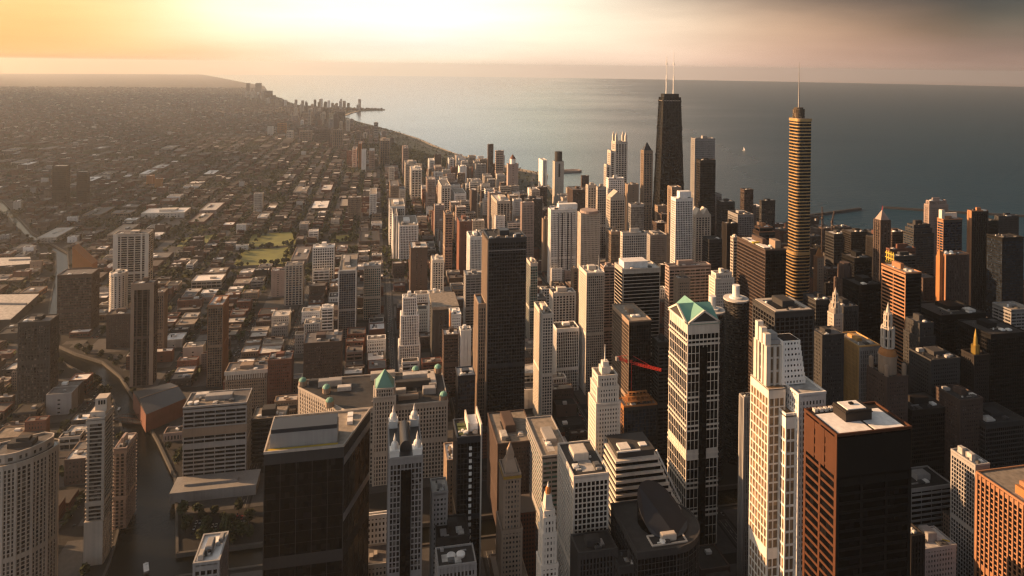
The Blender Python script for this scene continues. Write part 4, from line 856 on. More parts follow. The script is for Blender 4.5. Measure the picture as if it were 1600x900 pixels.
# curved white flats and the slim tower by the river, far left front
def curved_flats():
    h = 118; d = (CAMZ-h)/xy(45, 712)[1]; n0 = d*(CY-xy(45, 712)[0]*SY); e0, e1 = e_at(-30, 715, n0), e_at(89, 700, n0+23); w = e1-e0
    P = [(e0, n0+3), (e0+w*.18, n0), (e0+w*.36, n0-.8), (e0+w*.55, n0+1.5), (e0+w*.75, n0+7), (e0+w*.92, n0+15), (e1, n0+23), (e1-2, n0+30), (e0+w*.7, n0+34), (e0+w*.3, n0+27), (e0, n0+22)]
    r = thing('curved_apartment_tower', ((e0+e1)/2, n0+14, 0), 'white curved apartment tower with rounded front and stacked balconies, bottom left corner', 'apartment tower')
    fr, gl = MB(), MB(); facade(P, 0, h-6, (3.1, 2.9, 1.0, .7, .65, .55), fr, gl); parapet(P, h-6, fr, .8, .9); part('facade', fr, 'beige', r); part('glazing', gl, 'glassdim', r)
    Q = grow(P, -3); fr, gl = MB(), MB(); facade(Q, h-6, h, (6, 5, 2, .4, 2, .3), fr, gl); parapet(Q, h, fr); c = part('crown', fr, 'beige', r); part('crown_glazing', gl, 'glassdim', c)
    b = MB(); b.prism(grow(Q, -.1), h-.2, h+.2); part('roof', b, 'roof', r)
    b = MB(); cx, cy_ = (e0+e1)/2, n0+15; b.box(cx-9, cy_-3, h, cx+8, cy_+6, h+4); b.box(cx-4, cy_-1, h+4, cx+5, cy_+4, h+6.5); part('penthouse', b, 'dgrey', r)
    addhero(e0, n0-1, e1, n0+34, h, 'the white curved apartment tower')
curved_flats()
def slim_river_tower():
    t = T('slim_balcony_tower', 'slim pale apartment tower with ribbed balconies beside the river at left', 'apartment tower', 137, 163, 655, d=548, side=176, st=(3.2, 99, 1.6, .4, .7, 1.0), wm='beige', gm='glassdim', pent=0, short='the slim riverside balcony tower')
    w = t.e1-t.e0; b = MB(); b.box(t.e0+.5, t.n0+3, t.h, t.e1-.4, t.n1-2, t.h+4.5); b.box(t.e0+w*.26, t.n0+6, t.h+4.5, t.e1-.5, t.n1-3, t.h+14); ph = part('penthouse', b, 'beige', t.root)
    b = MB()
    for k in range(3): b.box(t.e0+w*(.45+.16*k), t.n0+5.8, t.h+9, t.e0+w*(.55+.16*k), t.n0+6.1, t.h+12.4)
    part('louvre', b, 'black', ph)
    zb = CAMZ-xy(148, 823)[1]*540; b = MB(); b.box(t.e0-1.2, t.n0-2, 0, t.e1+.6, t.n0+12, zb); 
    for k in range(7): b.box(t.e0+w*.4, t.n0-2.15, zb-6-k*3.2, t.e0+w*.62, t.n0-1.98, zb-4.4-k*3.2)
    part('podium', b, 'beige', t.root)
    T('brick_apartment_block', 'lower pinkish apartment block with cluttered roof, right of the slim riverside tower', 'apartment tower', 179, 197, 702, d=590, dep=24, st='balcony', wm='pink', gm='glassdim', pent=2)
slim_river_tower()

# ------------------------------------------------------------------ all the other towers one can tell apart
O, AP = 'office tower', 'apartment tower'
ROWS = [
 # name, label, category, x0, x1, y, dict
 # --- front row
 ('white_grid_block', 'white-gridded office block with black roof and square dark windows, front centre', O, 897, 950, 743, dict(d=481, side=872, st=(3.7, 3.3, .75, .6, .8, .5), wm='cream', gm='glassblack', rm='roofdark', pent=2, short='the white-gridded office block')),
 ('dark_office_block', 'low dark ribbed office block at the bottom edge beside the white-gridded block', O, 905, 963, 862, dict(d=455, side=893, st='ribs', wm='dgrey', gm='glassblack', rm='roofdark', pent=1)),
 ('gabled_front_block', 'dark gridded block with sloping corner in front of the slanted-disc glass hall', O, 968, 1017, 884, dict(d=450, side=957, st='grid', wm='dgrey', gm='glassblack', rm='roofdark', pent=1)),
 ('beige_slab', 'plain pale slab with bare upper wall right in front of the slanted disc', O, 1020, 1073, 851, dict(d=452, dep=9, st='plain', wm='beige', gm='glassdim', rm='rooftan', pent=1)),
 ('green_glass_block', 'green glass office block with orange left edge and tan roof box', O, 848, 890, 712, dict(d=560, side=822, st='bands', wm='grey', gm='glassgreen', rm='rooftan', pent=1, short='the green glass block')),
 ('brown_roof_block', 'wide brown office block behind the gilt-banded stone tower', O, 778, 838, 692, dict(d=600, side=762, st='punched', wm='brown', gm='glassdim', rm='rooftan', pent=2)),
 ('grey_stone_block', 'grey stone office block with square windows right of the four-lantern tower', O, 676, 699, 770, dict(d=490, dep=16, st='punched', wm='grey', gm='glassdim', rm='roofpale', pent=2)),
 ('orange_lit_block', 'small dark block with glowing orange left wall beside the market hall', O, 699, 712, 720, dict(d=540, side=694, st='punched', wm='tan', gm='glassdim', rm='roofwhite', pent=1)),
 ('fan_roof_block', 'low grey block with two big round roof fans at the bottom edge', O, 685, 743, 884, dict(d=440, dep=17, st='ribs', wm='grey', gm='glassdim', rm='roofdark', pent=0, short='the twin-fan grey block')),
 ('charcoal_block', 'charcoal roofed block just behind the twin-fan grey block', O, 684, 733, 840, dict(d=478, dep=22, st='plain', wm='dgrey', gm='glassblack', rm='roofdark', pent=2)),
 ('navy_glass_tower', 'smooth navy glass tower between the market hall and the black slab', AP, 716, 742, 588, dict(d=690, dep=20, st='dark', wm='slate', gm='glassblue', rm='roofpale', pent=2, short='the navy glass tower')),
 ('fluted_grey_tower', 'slim grey tower with vertical flutes left of the finned white skyscraper', O, 1163, 1178, 622, dict(d=535, side=1158, st=(3.8, 1.8, .7, .8, .6, .1), wm='grey', gm='glassdim', rm='roofdark', pent=0)),
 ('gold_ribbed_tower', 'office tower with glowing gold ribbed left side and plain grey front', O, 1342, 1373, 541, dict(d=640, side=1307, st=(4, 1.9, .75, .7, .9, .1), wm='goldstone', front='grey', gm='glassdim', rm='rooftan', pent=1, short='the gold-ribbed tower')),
 ('grey_grid_slab', 'grey concrete grid slab with two roof boxes beside the orange-ribbed block', AP, 1524, 1545, 727, dict(d=512, side=1487, st=(3.2, 2.5, .55, .5, .75, .4), wm='grey', gm='glassblack', rm='roofpale', pent=2)),
 ('orange_ribbed_block', 'big office block with glowing orange vertical ribs, cut by the right edge', O, 1640, 1740, 808, dict(h=112, side=1526, st=(3.8, 3.6, 1.0, .9, 1.0, .15), wm='terracotta', gm='glassblack', rm='rooftan', pent=2, short='the orange-ribbed block')),
 ('banded_car_park', 'low grey banded block with pale roof box between the rust tower and grey grid slab', O, 1424, 1487, 762, dict(d=570, dep=26, st='bigbands', wm='grey', gm='glassblack', rm='roofdark', pent=1)),
 ('yellow_roof_block', 'small grey stone block with yellow roof rails near the bottom right', O, 1445, 1493, 856, dict(d=505, dep=20, st='punched', wm='grey', gm='glassdim', rm='roofpale', pent=1)),
 ('dark_ribbed_block', 'dark ribbed block wedged right behind the rust-brown tower at the bottom', O, 1424, 1443, 838, dict(d=470, dep=14, st='ribs', wm='dbrown', gm='glassblack', rm='roofdark', pent=0)),
 ('bright_roof_tower', 'narrow tower with bright white machinery roof, left of the black glass block', O, 303, 342, 880, dict(d=392, dep=24, st='grid', wm='grey', gm='glassdim', rm='roofwhite', pent=3)),
 # --- river north and left
 ('black_grid_tower', 'black gridded tower with dark hollow roof behind the finned white skyscraper', O, 1211, 1271, 488, dict(d=598, side=1177, st='widegrid', wm='dgrey', gm='glassblack', rm='roofdark', pent=1, short='the black gridded tower')),
 ('brown_steel_tower', 'dark brown steel tower with white and yellow roof, just left of the gold glass skyscraper', O, 1196, 1228, 391, dict(d=761, side=1152, st='dark', wm='brown', front='black', gm='glassblack', rm='roofdark', pent=2, short='the dark brown steel tower')),
 ('beige_banded_tower', 'narrow beige banded tower hugging the left side of the dark brown steel tower', AP, 1146, 1154, 372, dict(d=850, side=1143, st='bands', wm='beige', gm='glassdim', pent=1)),
 ('stepped_beige_block', 'stepped beige stone block lit warm, behind the corncob pair', O, 1119, 1143, 428, dict(d=800, side=1112, st='punched', wm='cream', gm='glassdim', tiers=((6, 2.0),), pent=2)),
 ('corner_dark_glass_block', 'dark glass block with orange left edge and tan roof behind the red crane', O, 983, 1017, 502, dict(d=690, side=957, st='glass', wm='tan', front='dbrown', gm='glassblack', rm='rooftan', pent=1, short='the crane-backing dark block')),
 ('rounded_banded_tower', 'broad dark office tower with thin white floor bands curving round the corner', O, 974, 1031, 421, dict(d=760, side=961, st=(3.9, 99, .4, .2, .7, .5), wm='beige', gm='glassblack', rm='roofpale', pent=0, short='the thin-banded dark office tower')),
 ('brown_banded_slab', 'wide brown banded office slab under the white-grid apartment tower', O, 1046, 1110, 416, dict(d=830, side=1040, st='bands', wm='pink', gm='glassdim', rm='roof', pent=1, short='the wide brown banded slab')),
 ('small_stone_tower', 'small stone tower with warm left edge in front of the wide brown banded slab', O, 1059, 1078, 436, dict(d=770, side=1053, st='punched', wm='tan', gm='glassdim', pent=2)),
 ('dark_round_block', 'dark round-cornered banded block beneath the thin-banded dark office tower', O, 1029, 1047, 536, dict(d=690, dep=16, st='bands', wm='dgrey', gm='glassblack', pent=1)),
 ('tall_cream_tower', 'tall slender apartment tower with bright banded left face and white roof boxes', AP, 917, 944, 427, dict(d=842, side=906, st=(3.2, 2.6, .9, .5, .9, .4), wm='cream', front='beige', gm='glassdim', rm='roofpale', pent=3, short='the tall cream apartment tower')),
 ('plain_beige_slab', 'plain beige slab close behind the right side of the tall cream tower', AP, 944, 962, 418, dict(d=900, dep=14, st='bands', wm='pink', gm='glassdim', pent=1)),
 ('sunlit_beige_tower', 'beige apartment tower with bright left edge and cut-off top', AP, 848, 864, 492, dict(d=760, side=835, st=(3.3, 2.8, .8, .4, .9, .3), wm='cream', gm='glasspale', rm='rooftan', pent=1, short='the cut-top beige tower')),
 ('pale_ribbed_tower', 'short pale tower with crowned roof and dark rib lines', AP, 864, 899, 458, dict(d=980, side=859, st='piers', wm='cream', gm='glassdim', pent=3, short='the short crowned pale tower')),
 ('white_ribbed_block', 'dark-topped block with white vertical ribs across its front', O, 870, 904, 514, dict(d=850, side=863, st=(3.7, 2.4, .6, .6, .5, .1), wm='white', gm='glassblack', rm='roofdark', pent=1, short='the white-ribbed dark-topped block')),
 ('teal_glass_tower', 'small tower with cream left side and teal glass front beside the black slab', AP, 829, 840, 412, dict(d=1000, side=823, st='glass', wm='cream', gm='glassgreen', pent=2)),
 ('big_white_tower', 'big pale apartment tower with four dark window stripes and white roof terraces', AP, 861, 901, 328, dict(d=1266, side=857, st=(3.1, 2.2, 1.0, .5, 1.1, .3), wm='white', gm='glassdim', rm='roofwhite', pent=3, short='the dark-striped pale tower')),
 ('ornate_beige_tower', 'wide beige punched-window tower with rounded crown behind the tall cream tower', AP, 908, 938, 334, dict(d=1150, side=903, st='punched', wm='beige', gm='glassdim', pent=2, short='the rounded-crown beige tower')),
 ('slender_orange_tower', 'slender tan tower lit orange squeezed before the rounded-crown beige tower', AP, 896, 903, 421, dict(d=1060, side=893, st='piers', wm='tan', gm='glassdim', pent=1)),
 ('arched_beige_tower', 'beige grid tower with arched gable top and bright left edge', AP, 954, 976, 309, dict(d=1250, side=948, st='grid', wm='beige', gm='glassdim', pent=0, short='the gable-topped beige tower')),
 ('sunny_stub_tower', 'short tower with warm left face and grey glass front below the gable-topped tower', AP, 955, 970, 363, dict(d=1130, side=947, st='glass', wm='tan', gm='glasspale', pent=2)),
 ('bright_warm_block', 'broad sunlit cream block with banded right part beside the slender pointed skyscraper', AP, 973, 1010, 364, dict(d=1010, side=970, st='grid', wm='cream', gm='glasspale', pent=2, short='the broad sunlit cream block')),
 ('glass_setback_tower', 'grey glass setback tower behind the broad sunlit cream block', O, 986, 1006, 320, dict(d=1130, side=982, st='glass', wm='grey', gm='glasspale', pent=1)),
 ('grey_podium_block', 'grey stone block at the foot of the slender pointed skyscraper', O, 1016, 1042, 368, dict(d=1200, dep=34, st='punched', wm='grey', gm='glassdim', pent=1)),
 ('white_grid_tower', 'tall white gridded apartment tower with white roof box, before the black X-braced skyscraper', AP, 1056, 1082, 311, dict(d=1030, side=1049, st=(3.4, 2.9, .8, .5, .8, .4), wm='white', gm='glassdim', rm='roofwhite', pent=1, short='the tall white-grid apartment tower')),
 ('copper_tower', 'tan tower glowing orange right behind the tall white-grid apartment tower', AP, 1050, 1064, 293, dict(d=1130, side=1044, st='piers', wm='tan', gm='glassdim', pent=0)),
 ('gable_topped_tower', 'grey stone tower with paired gabled tops below the dark granite tower', AP, 1087, 1110, 336, dict(d=1130, dep=18, st='piers', wm='beige', gm='glassdim', pent=0, short='the paired-gable grey tower')),
 ('white_striped_tower', 'white tower with dark slotted windows in front of the turret-crowned skyscraper', AP, 951, 975, 279, dict(d=1430, side=948, st=(3.2, 4, 1.6, .4, 1.5, .9), wm='white', gm='glassblack', rm='roofwhite', pent=1)),
 ('warm_flat_tower', 'flat-topped tan tower with black roof box left of the slender pointed skyscraper', AP, 981, 998, 289, dict(d=1400, side=977, st='plain', wm='tan', gm='glassdim', rm='roofdark', pent=1)),
 ('twin_beige_tower', 'beige tower with warm left face, left one of the pair under the white-slotted tower', AP, 919, 932, 290, dict(d=1420, side=916, st='piers', wm='beige', gm='glassdim', pent=1)),
 ('twin_grey_tower', 'grey gridded tower, right one of the pair under the white-slotted tower', AP, 934, 947, 293, dict(d=1400, side=932, st='grid', wm='beige', gm='glassdim', pent=1)),
 ('dark_shore_tower', 'brown flat tower by the shore right of the hooked jetty', AP, 909, 920, 275, dict(d=1800, side=908, st='punched', wm='brown', gm='glassdim', pent=0)),
 ('dark_ribbed_tower', 'wide dark-ribbed tower with cream left edge below the hooked jetty', AP, 895, 915, 297, dict(d=1560, side=887, st='ribs', wm='brown', gm='glassdim', pent=1)),
 ('dark_cap_tower', 'tall pale tower with dark round cap, standing against the lake near the jetty', 'skyscraper', 867, 881, 253, dict(d=2000, side=864, st='plain', wm='beige', gm='glassdim', pent=0, cap=False, short='the dark-capped pale tower')),
 ('arch_topped_tower', 'slim white tower with arched slot front left of the dark-capped tower', AP, 848, 855, 251, dict(d=2100, side=842, st='plain', wm='white', gm='glassdim', pent=0)),
 ('purple_ribbed_tower', 'dark purplish ribbed tower behind a lighter ribbed slab', O, 823, 847, 312, dict(d=1450, dep=20, st='ribs', wm='dgrey', gm='glasspale', pent=1, short='the purplish ribbed tower')),
 ('light_ribbed_slab', 'grey ribbed slab with cream left edge before the purplish ribbed tower', O, 816, 834, 317, dict(d=1400, side=814, st='ribs', wm='pink', gm='glasspale', pent=0)),
 ('pink_round_tower', 'small orange-lit round-topped block before the purplish ribbed tower', AP, 849, 859, 343, dict(d=1330, side=847, st='plain', wm='tan', gm='glassdim', pent=1)),
 ('red_cone_tower', 'broad plain tan tower with small red cone roof and orange left edge', O, 794, 810, 257, dict(d=1830, side=792, st='plain', wm='pink', gm='glassdim', pent=0, cap=False, short='the red-coned tan tower')),
 ('banded_slab_tower', 'grey slab with white balcony bands below the red-coned tan tower', AP, 777, 797, 315, dict(d=1440, side=768, st='balcony', wm='beige', gm='glassdim', pent=1)),
 ('white_crown_tower', 'dark purplish tower with white ribbed crown above the black slab tower', O, 765, 784, 302, dict(d=1530, dep=22, st='ribs', wm='pink', gm='glassdim', rm='roofwhite', pent=2)),
 ('dark_lake_tower', 'dark slim tower standing alone against the lake, left one of the two', AP, 763, 771, 226, dict(d=2250, side=762, st='punched', wm='brown', gm='glassdim', pent=0, short='the dark slim lakeside tower')),
 ('grey_lake_tower', 'wider grey tower against the lake just right of the dark slim one', AP, 775, 787, 236, dict(d=2200, side=774, st='bands', wm='pink', gm='glasspale', pent=0)),
 ('bluish_flat_tower', 'bluish grey flat slab left of the dark slim lakeside tower', AP, 744, 759, 257, dict(d=2150, dep=18, st='ribs', wm='grey', gm='glasspale', pent=0)),
 ('brown_blade_tower', 'thin brown blade tower with glowing orange left edge before the white apartment pair', AP, 737, 745, 298, dict(d=1600, side=734, st='plain', wm='brown', gm='glassdim', pent=0)),
 ('white_row_block', 'white ribbed apartment row left of the brown blade tower', AP, 711, 728, 303, dict(d=1680, side=706, st='ribs', wm='white', gm='glassdim', pent=0)),
 ('pale_flat_tower', 'pale plain tower above the white ribbed apartment row', AP, 718, 729, 261, dict(d=2150, side=716, st='plain', wm='white', gm='glassdim', pent=1)),
 ('white_lake_slab', 'white ribbed slab at the foot of the shoreline park', AP, 702, 709, 249, dict(d=2300, side=700, st='ribs', wm='white', gm='glasspale', pent=0)),
 ('banded_brown_tower', 'narrow brown banded tower with orange left edge left of the black slab tower', AP, 696, 707, 336, dict(d=1330, side=693, st='bands', wm='tan', gm='glassdim', pent=1, short='the narrow brown banded tower')),
 ('brick_slab', 'wide plain brick slab with glowing left edge and cluttered roof', AP, 718, 738, 347, dict(d=1290, side=714, st='plain', wm='brick', gm='glassdim', pent=2, short='the wide plain brick slab')),
 ('blue_edged_tower', 'dark blue tower with white edge lines left of the black slab tower', AP, 735, 753, 371, dict(d=1080, side=730, st='ribs', wm='white', gm='glassblue', pent=2)),
 ('lavender_block', 'pale grey windowless-looking block in front of the dark blue edged tower', O, 728, 758, 430, dict(d=990, dep=22, st='bands', wm='grey', gm='glasspale', rm='roofpale', pent=2)),
 ('paired_column_tower', 'tall pale ribbed apartment tower with flat cream roof', AP, 690, 704, 291, dict(d=1680, side=683, st='piers', wm='cream', gm='glassdim', pent=0, short='the tall pale ribbed tower')),
 ('pink_slab_tower', 'pinkish ribbed slab left of the tall pale ribbed tower', AP, 668, 680, 281, dict(d=1830, side=666, st='ribs', wm='pink', gm='glassdim', pent=0)),
 ('white_cross_tower', 'white ribbed tower with flat top above the pinkish ribbed slab', AP, 671, 679, 251, dict(d=2300, side=669, st='ribs', wm='white', gm='glassdim', pent=0)),
 ('grey_park_tower', 'greyish pink tower beside the shoreline park', AP, 680, 690, 261, dict(d=2200, side=678, st='bands', wm='pink', gm='glasspale', pent=0)),
 ('orange_edge_tower', 'slim tower with orange left edge and small white cap before the park', AP, 630, 638, 232, dict(d=2500, side=628, st='ribs', wm='pink', gm='glassdim', pent=1, short='the slim orange-edged park tower')),
 ('pale_wide_tower', 'pale ribbed wide tower just right of the slim orange-edged park tower', AP, 634, 652, 257, dict(d=2200, side=632, st='ribs', wm='beige', gm='glassdim', pent=1)),
 ('pale_front_tower', 'pale striped tower in front of the wide ribbed one by the park', AP, 643, 659, 266, dict(d=2050, side=640, st='piers', wm='cream', gm='glassdim', pent=1)),
 ('tan_pillar_tower', 'tan pillared tower behind the white courtyard flats', AP, 610, 623, 291, dict(d=1800, side=608, st='ribs', wm='tan', gm='glassdim', pent=0)),
 ('cream_pillar_tower', 'cream slab attached right of the tan pillared tower', AP, 625, 633, 297, dict(d=1790, side=624, st='ribs', wm='cream', gm='glassdim', pent=0)),
 ('white_block_tower', 'big white gridded apartment block above the white courtyard flats', AP, 609, 632, 323, dict(d=1500, side=606, st='grid', wm='white', gm='glassdim', pent=1, short='the big white gridded flats')),
 ('white_slim_stair_tower', 'slim bright white tower in front of the big white gridded apartment block', AP, 614, 621, 338, dict(d=1420, side=611, st='plain', wm='white', gm='glassdim', pent=0)),
 ('white_courtyard_flats', 'white ribbed flats, wide and low, with rounded bays', AP, 624, 653, 353, dict(d=1390, side=621, st='ribs', wm='white', gm='glassdim', pent=2, short='the white courtyard flats')),
 ('white_street_tower', 'white striped tower on its own beside the long straight street', AP, 578, 588, 304, dict(d=1800, side=576, st='ribs', wm='white', gm='glassdim', pent=0)),
 ('taupe_block', 'taupe ribbed block left of the lone white striped tower', AP, 544, 564, 309, dict(d=1780, dep=22, st='ribs', wm='tan', gm='glassdim', pent=1)),
 ('small_cream_tower', 'small cream tower with rounded top below the park towers', AP, 608, 616, 262, dict(d=2350, dep=14, st='ribs', wm='cream', gm='glassdim', pent=0)),
 ('taupe_park_tower', 'tall taupe tower with orange edge at the near end of the park', AP, 594, 609, 220, dict(d=2720, side=592, st='piers', wm='tan', gm='glassdim', pent=1, short='the tall taupe park tower')),
 ('pink_park_tower', 'pinkish tower left of the tall taupe park tower', AP, 577, 585, 236, dict(d=2600, side=575, st='ribs', wm='pink', gm='glassdim', pent=0)),
 ('white_park_tower', 'bright white slab beside an orange-lit tower, before the park', AP, 565, 572, 234, dict(d=2550, dep=20, st='plain', wm='white', gm='glassdim', pent=0)),
 ('orange_park_tower', 'orange-lit plain tower behind the bright white slab', AP, 560, 565, 225, dict(d=2620, side=558, st='plain', wm='orange', gm='glassdim', pent=0)),
 ('cream_park_tower', 'short cream tower left of the orange-lit plain tower', AP, 551, 557, 234, dict(d=2650, side=549, st='ribs', wm='cream', gm='glassdim', pent=0)),
 ('brick_park_tower', 'short brick block leftmost of the towers at the park corner', AP, 542, 549, 236, dict(d=2700, dep=16, st='punched', wm='brick', gm='glassdim', pent=0)),
 ('white_balcony_tower', 'tall dark glass tower framed in white lines by the long street', AP, 530, 556, 424, dict(d=1000, side=523, st=(3.2, 3.6, .5, .5, .55, .35), wm='grey', gm='glassblue', pent=2, short='the white-framed dark glass tower')),
 ('white_lattice_block', 'white gridded square apartment block with rooftop boxes left of the long street', AP, 489, 522, 387, dict(d=1250, dep=22, st='grid', wm='white', gm='glassdim', rm='roofwhite', pent=3, short='the white square gridded block')),
 ('dark_column_block', 'dark glass block with beige columns and flat cap near the lawns', O, 446, 473, 415, dict(d=1140, dep=20, st='piers', wm='beige', gm='glassblue', pent=1, short='the beige-columned dark block')),
 ('pink_portal_block', 'pinkish block with square portal front left of the beige-columned dark block', O, 424, 445, 424, dict(d=1180, dep=20, st='plain', wm='pink', gm='glassdim', pent=2)),
 ('green_white_tower', 'white tower with greenish windows right of the white-framed dark glass tower', AP, 569, 595, 416, dict(d=1080, dep=18, st='grid', wm='cream', gm='glassgreen', rm='roofpale', pent=2, short='the green-windowed white tower')),
 ('cream_column_tower', 'short cream tower of bright columns on stilts in mid-distance', AP, 676, 693, 407, dict(d=1130, side=674, st='piers', wm='cream', gm='glassdim', pent=1, short='the bright-columned cream tower')),
 ('brown_slab_block', 'plain brown block with white roof edge left of the bright-columned cream tower', AP, 642, 668, 388, dict(d=1180, side=640, st='plain', wm='brown', gm='glassdim', rm='roofpale', pent=1)),
 ('stepped_white_tower', 'stepped white tower with vertical ribs and a wide grey banded base', AP, 630, 651, 466, dict(d=900, dep=14, st=(3.3, 2.4, 1.0, .7, .6, .15), wm='white', gm='glassdim', tiers=((23, 2.5), (62, 2.2)), pent=1, short='the stepped white ribbed tower')),
 ('overhung_grey_block', 'dark block with overhanging pale flat roof behind the stepped white tower', O, 678, 714, 484, dict(d=900, side=673, st='plain', wm='dgrey', gm='glassblack', rm='roof', pent=0)),
 ('white_rib_cube', 'small white cube-like block just behind the overhung dark block', O, 671, 688, 459, dict(d=1000, dep=14, st='ribs', wm='white', gm='glassdim', pent=1)),
 ('orange_fin_block', 'white block with one bright orange edge fin', AP, 705, 720, 492, dict(d=870, side=702, st='punched', wm='white', gm='glassdim', rm='roofwhite', pent=1)),
 ('white_slim_block', 'slim white block with dark slot window left of the black slab', AP, 720, 736, 517, dict(d=830, dep=12, st='plain', wm='white', gm='glassdim', rm='roofpale', pent=1)),
 ('charcoal_cube', 'dark brown cube with pale roof below the orange-finned block', O, 694, 716, 524, dict(d=830, dep=18, st='bands', wm='brown', gm='glassdim', rm='roofpale', pent=1)),
 ('brick_warehouse', 'large dark brown warehouse block beside the long street, lower centre left', O, 475, 533, 536, dict(d=800, dep=34, st='punched', wm='brown', gm='glassdim', rm='roof', pent=2, short='the dark brown warehouse')),
 ('cream_rib_block', 'small cream ribbed twin-tower block by the dark brown warehouse', AP, 476, 500, 506, dict(d=900, dep=16, st='ribs', wm='cream', gm='glassdim', rm='roof', pent=1)),
 ('white_striped_office', 'small white striped office left of the white-framed dark glass tower', O, 503, 520, 482, dict(d=980, dep=14, st='bigbands', wm='white', gm='glassdim', rm='roofwhite', pent=1)),
 ('arcade_hall', 'long brown hall with a pale arcade cornice behind the banded riverside block', 'building', 352, 417, 580, dict(d=790, dep=24, st='punched', wm='tan', gm='glassdim', rm='roof', pent=2)),
 ('brick_loft_block', 'tall red-brown brick loft block right of the long arcaded hall', 'building', 419, 455, 563, dict(d=790, dep=22, st='punched', wm='brick', gm='glassdim', rm='roof', pent=2)),
 ('orange_grid_tower', 'apartment tower with an orange-lit gridded left face and rounded top', AP, 325, 348, 478, dict(d=850, side=314, st=(3.1, 2.7, .6, .4, .6, .4), wm='terracotta', front='tan', gm='glassdim', rm='roofpale', pent=1, short='the orange-gridded apartment tower')),
 ('banded_river_block', 'wide grey horizontally banded office block beside the river bend', O, 287, 385, 634, dict(d=655, side=393, st=(3.8, 9, .6, .3, 1.5, .6), wm='grey', gm='glassblack', rm='roof', pent=2, short='the banded riverside block')),
 ('banded_annex', 'lower dark banded annex with plain concrete top right of the banded riverside block', O, 394, 446, 655, dict(d=690, dep=26, st='bigbands', wm='dgrey', gm='glassblack', rm='rooftan', pent=1)),
 ('dark_frame_tower', 'dark apartment tower with stone side frames, left of the orange-gridded tower', AP, 206, 240, 444, dict(d=850, side=246, st=(3.3, 7, 1.6, .5, .4, .2), wm='brown', gm='glassblack', rm='roof', pent=1, short='the dark stone-framed tower')),
 ('beige_back_tower', 'beige slab peeking out right behind the dark stone-framed tower', AP, 243, 256, 458, dict(d=930, dep=16, st='ribs', wm='tan', gm='glassdim', pent=0)),
 ('white_frame_tower', 'pale framed office tower with dark horizontal bands, highest at the left', O, 178, 232, 366, dict(d=1150, dep=24, st=(3.8, 12, 2.0, .6, 1.2, .3), wm='beige', gm='glassblack', rm='roof', pent=1, short='the pale-framed left tower')),
 ('round_stripe_tower', 'round striped balcony tower before the pale-framed left tower', AP, 168, 194, 429, dict(d=980, st='balcony', wm='cream', gm='glassdim', pent=1, poly=lambda a, b, c, e: circ((a+c)/2, b+(c-a)/2, (c-a)/2, 14))),
 ('brown_podium_block', 'brown block with orange left edge at the foot of the round striped tower', O, 167, 204, 492, dict(d=960, dep=20, st='punched', wm='brown', gm='glassdim', pent=1)),
 ('plain_brown_block', 'large plain dim brown block below the orange wedge roof, far left', O, 90, 143, 430, dict(d=1010, dep=30, st='dark', wm='brown', gm='glassdim', rm='roof', pent=0, short='the plain dim brown block')),
 ('grey_grid_tower', 'dim grey gridded apartment tower standing left of the river', AP, 29, 78, 504, dict(d=790, dep=22, st='grid', wm='dgrey', gm='glassdim', rm='roof', pent=1, short='the dim grey gridded tower')),
 ('black_far_tower', 'black flat tower far left, bigger of the two', AP, 82, 104, 260, dict(d=1900, dep=24, st='dark', wm='dbrown', gm='glassblack', rm='roofpale', pent=0, short='the bigger black far-left tower')),
 ('black_far_tower', 'smaller black tower just right of the bigger far-left one', AP, 120, 136, 269, dict(d=1900, dep=20, st='dark', wm='dbrown', gm='glassblack', rm='roofpale', pent=0)),
 ('rusty_flat_block', 'rust-red apartment block far left, left one of the pair', AP, 229, 239, 275, dict(d=2200, dep=18, st='plain', wm='orange', gm='glassdim', pent=0)),
 ('rusty_flat_block', 'rust-red apartment block far left, right one of the pair', AP, 242, 252, 280, dict(d=2160, dep=18, st='plain', wm='orange', gm='glassdim', pent=0)),
 ('beige_lone_block', 'small beige block alone among the far rooftops', AP, 397, 410, 303, dict(d=1850, dep=18, st='ribs', wm='cream', gm='glassdim', pent=0)),
 ('lit_warehouse', 'long low cream warehouse catching the sun at left', 'warehouse', 221, 288, 333, dict(d=1760, dep=60, st='plain', wm='cream', gm='glassdim', rm='roofwhite', pent=1, short='the long sunlit warehouse')),
 # --- far skyline along the shore
 ('far_tower', 'thin dark tower first on the hazy far skyline', AP, 385, 390, 130, dict(d=9300, dep=50, st='plain', wm='brown', pent=0)),
 ('far_tower', 'broad tower second on the hazy far skyline', AP, 399, 408, 130, dict(d=9200, dep=50, st='plain', wm='brown', pent=0)),
 ('far_tower', 'dark bulky tower third on the hazy far skyline', AP, 412, 425, 142, dict(d=7600, dep=50, st='ribs', wm='brown', pent=0)),
 ('far_tower', 'dark lower tower leaning against the bulky hazy one', AP, 425, 430, 149, dict(d=7500, dep=40, st='ribs', wm='brown', pent=0)),
 ('far_tower', 'slim tan tower on the hazy shore below the bulky dark one', AP, 436, 440, 168, dict(d=5600, dep=30, st='ribs', wm='tan', pent=0)),
 ('far_tower', 'tan hazy tower before the small harbour water', AP, 473, 486, 177, dict(d=4900, dep=30, st='ribs', wm='tan', pent=0)),
 ('far_tower', 'dark hazy tower standing in front of the small harbour', AP, 504, 513, 169, dict(d=4900, dep=30, st='ribs', wm='brown', pent=0)),
 ('far_tower', 'darkest hazy tower right beside the lagoon shore', AP, 524, 539, 174, dict(d=4400, dep=30, st='ribs', wm='brown', pent=0, short='the darkest hazy shore tower')),
 ('far_tower', 'tan striped tower below the darkest hazy shore tower', AP, 520, 535, 203, dict(d=3250, dep=26, st='piers', wm='tan', pent=0)),
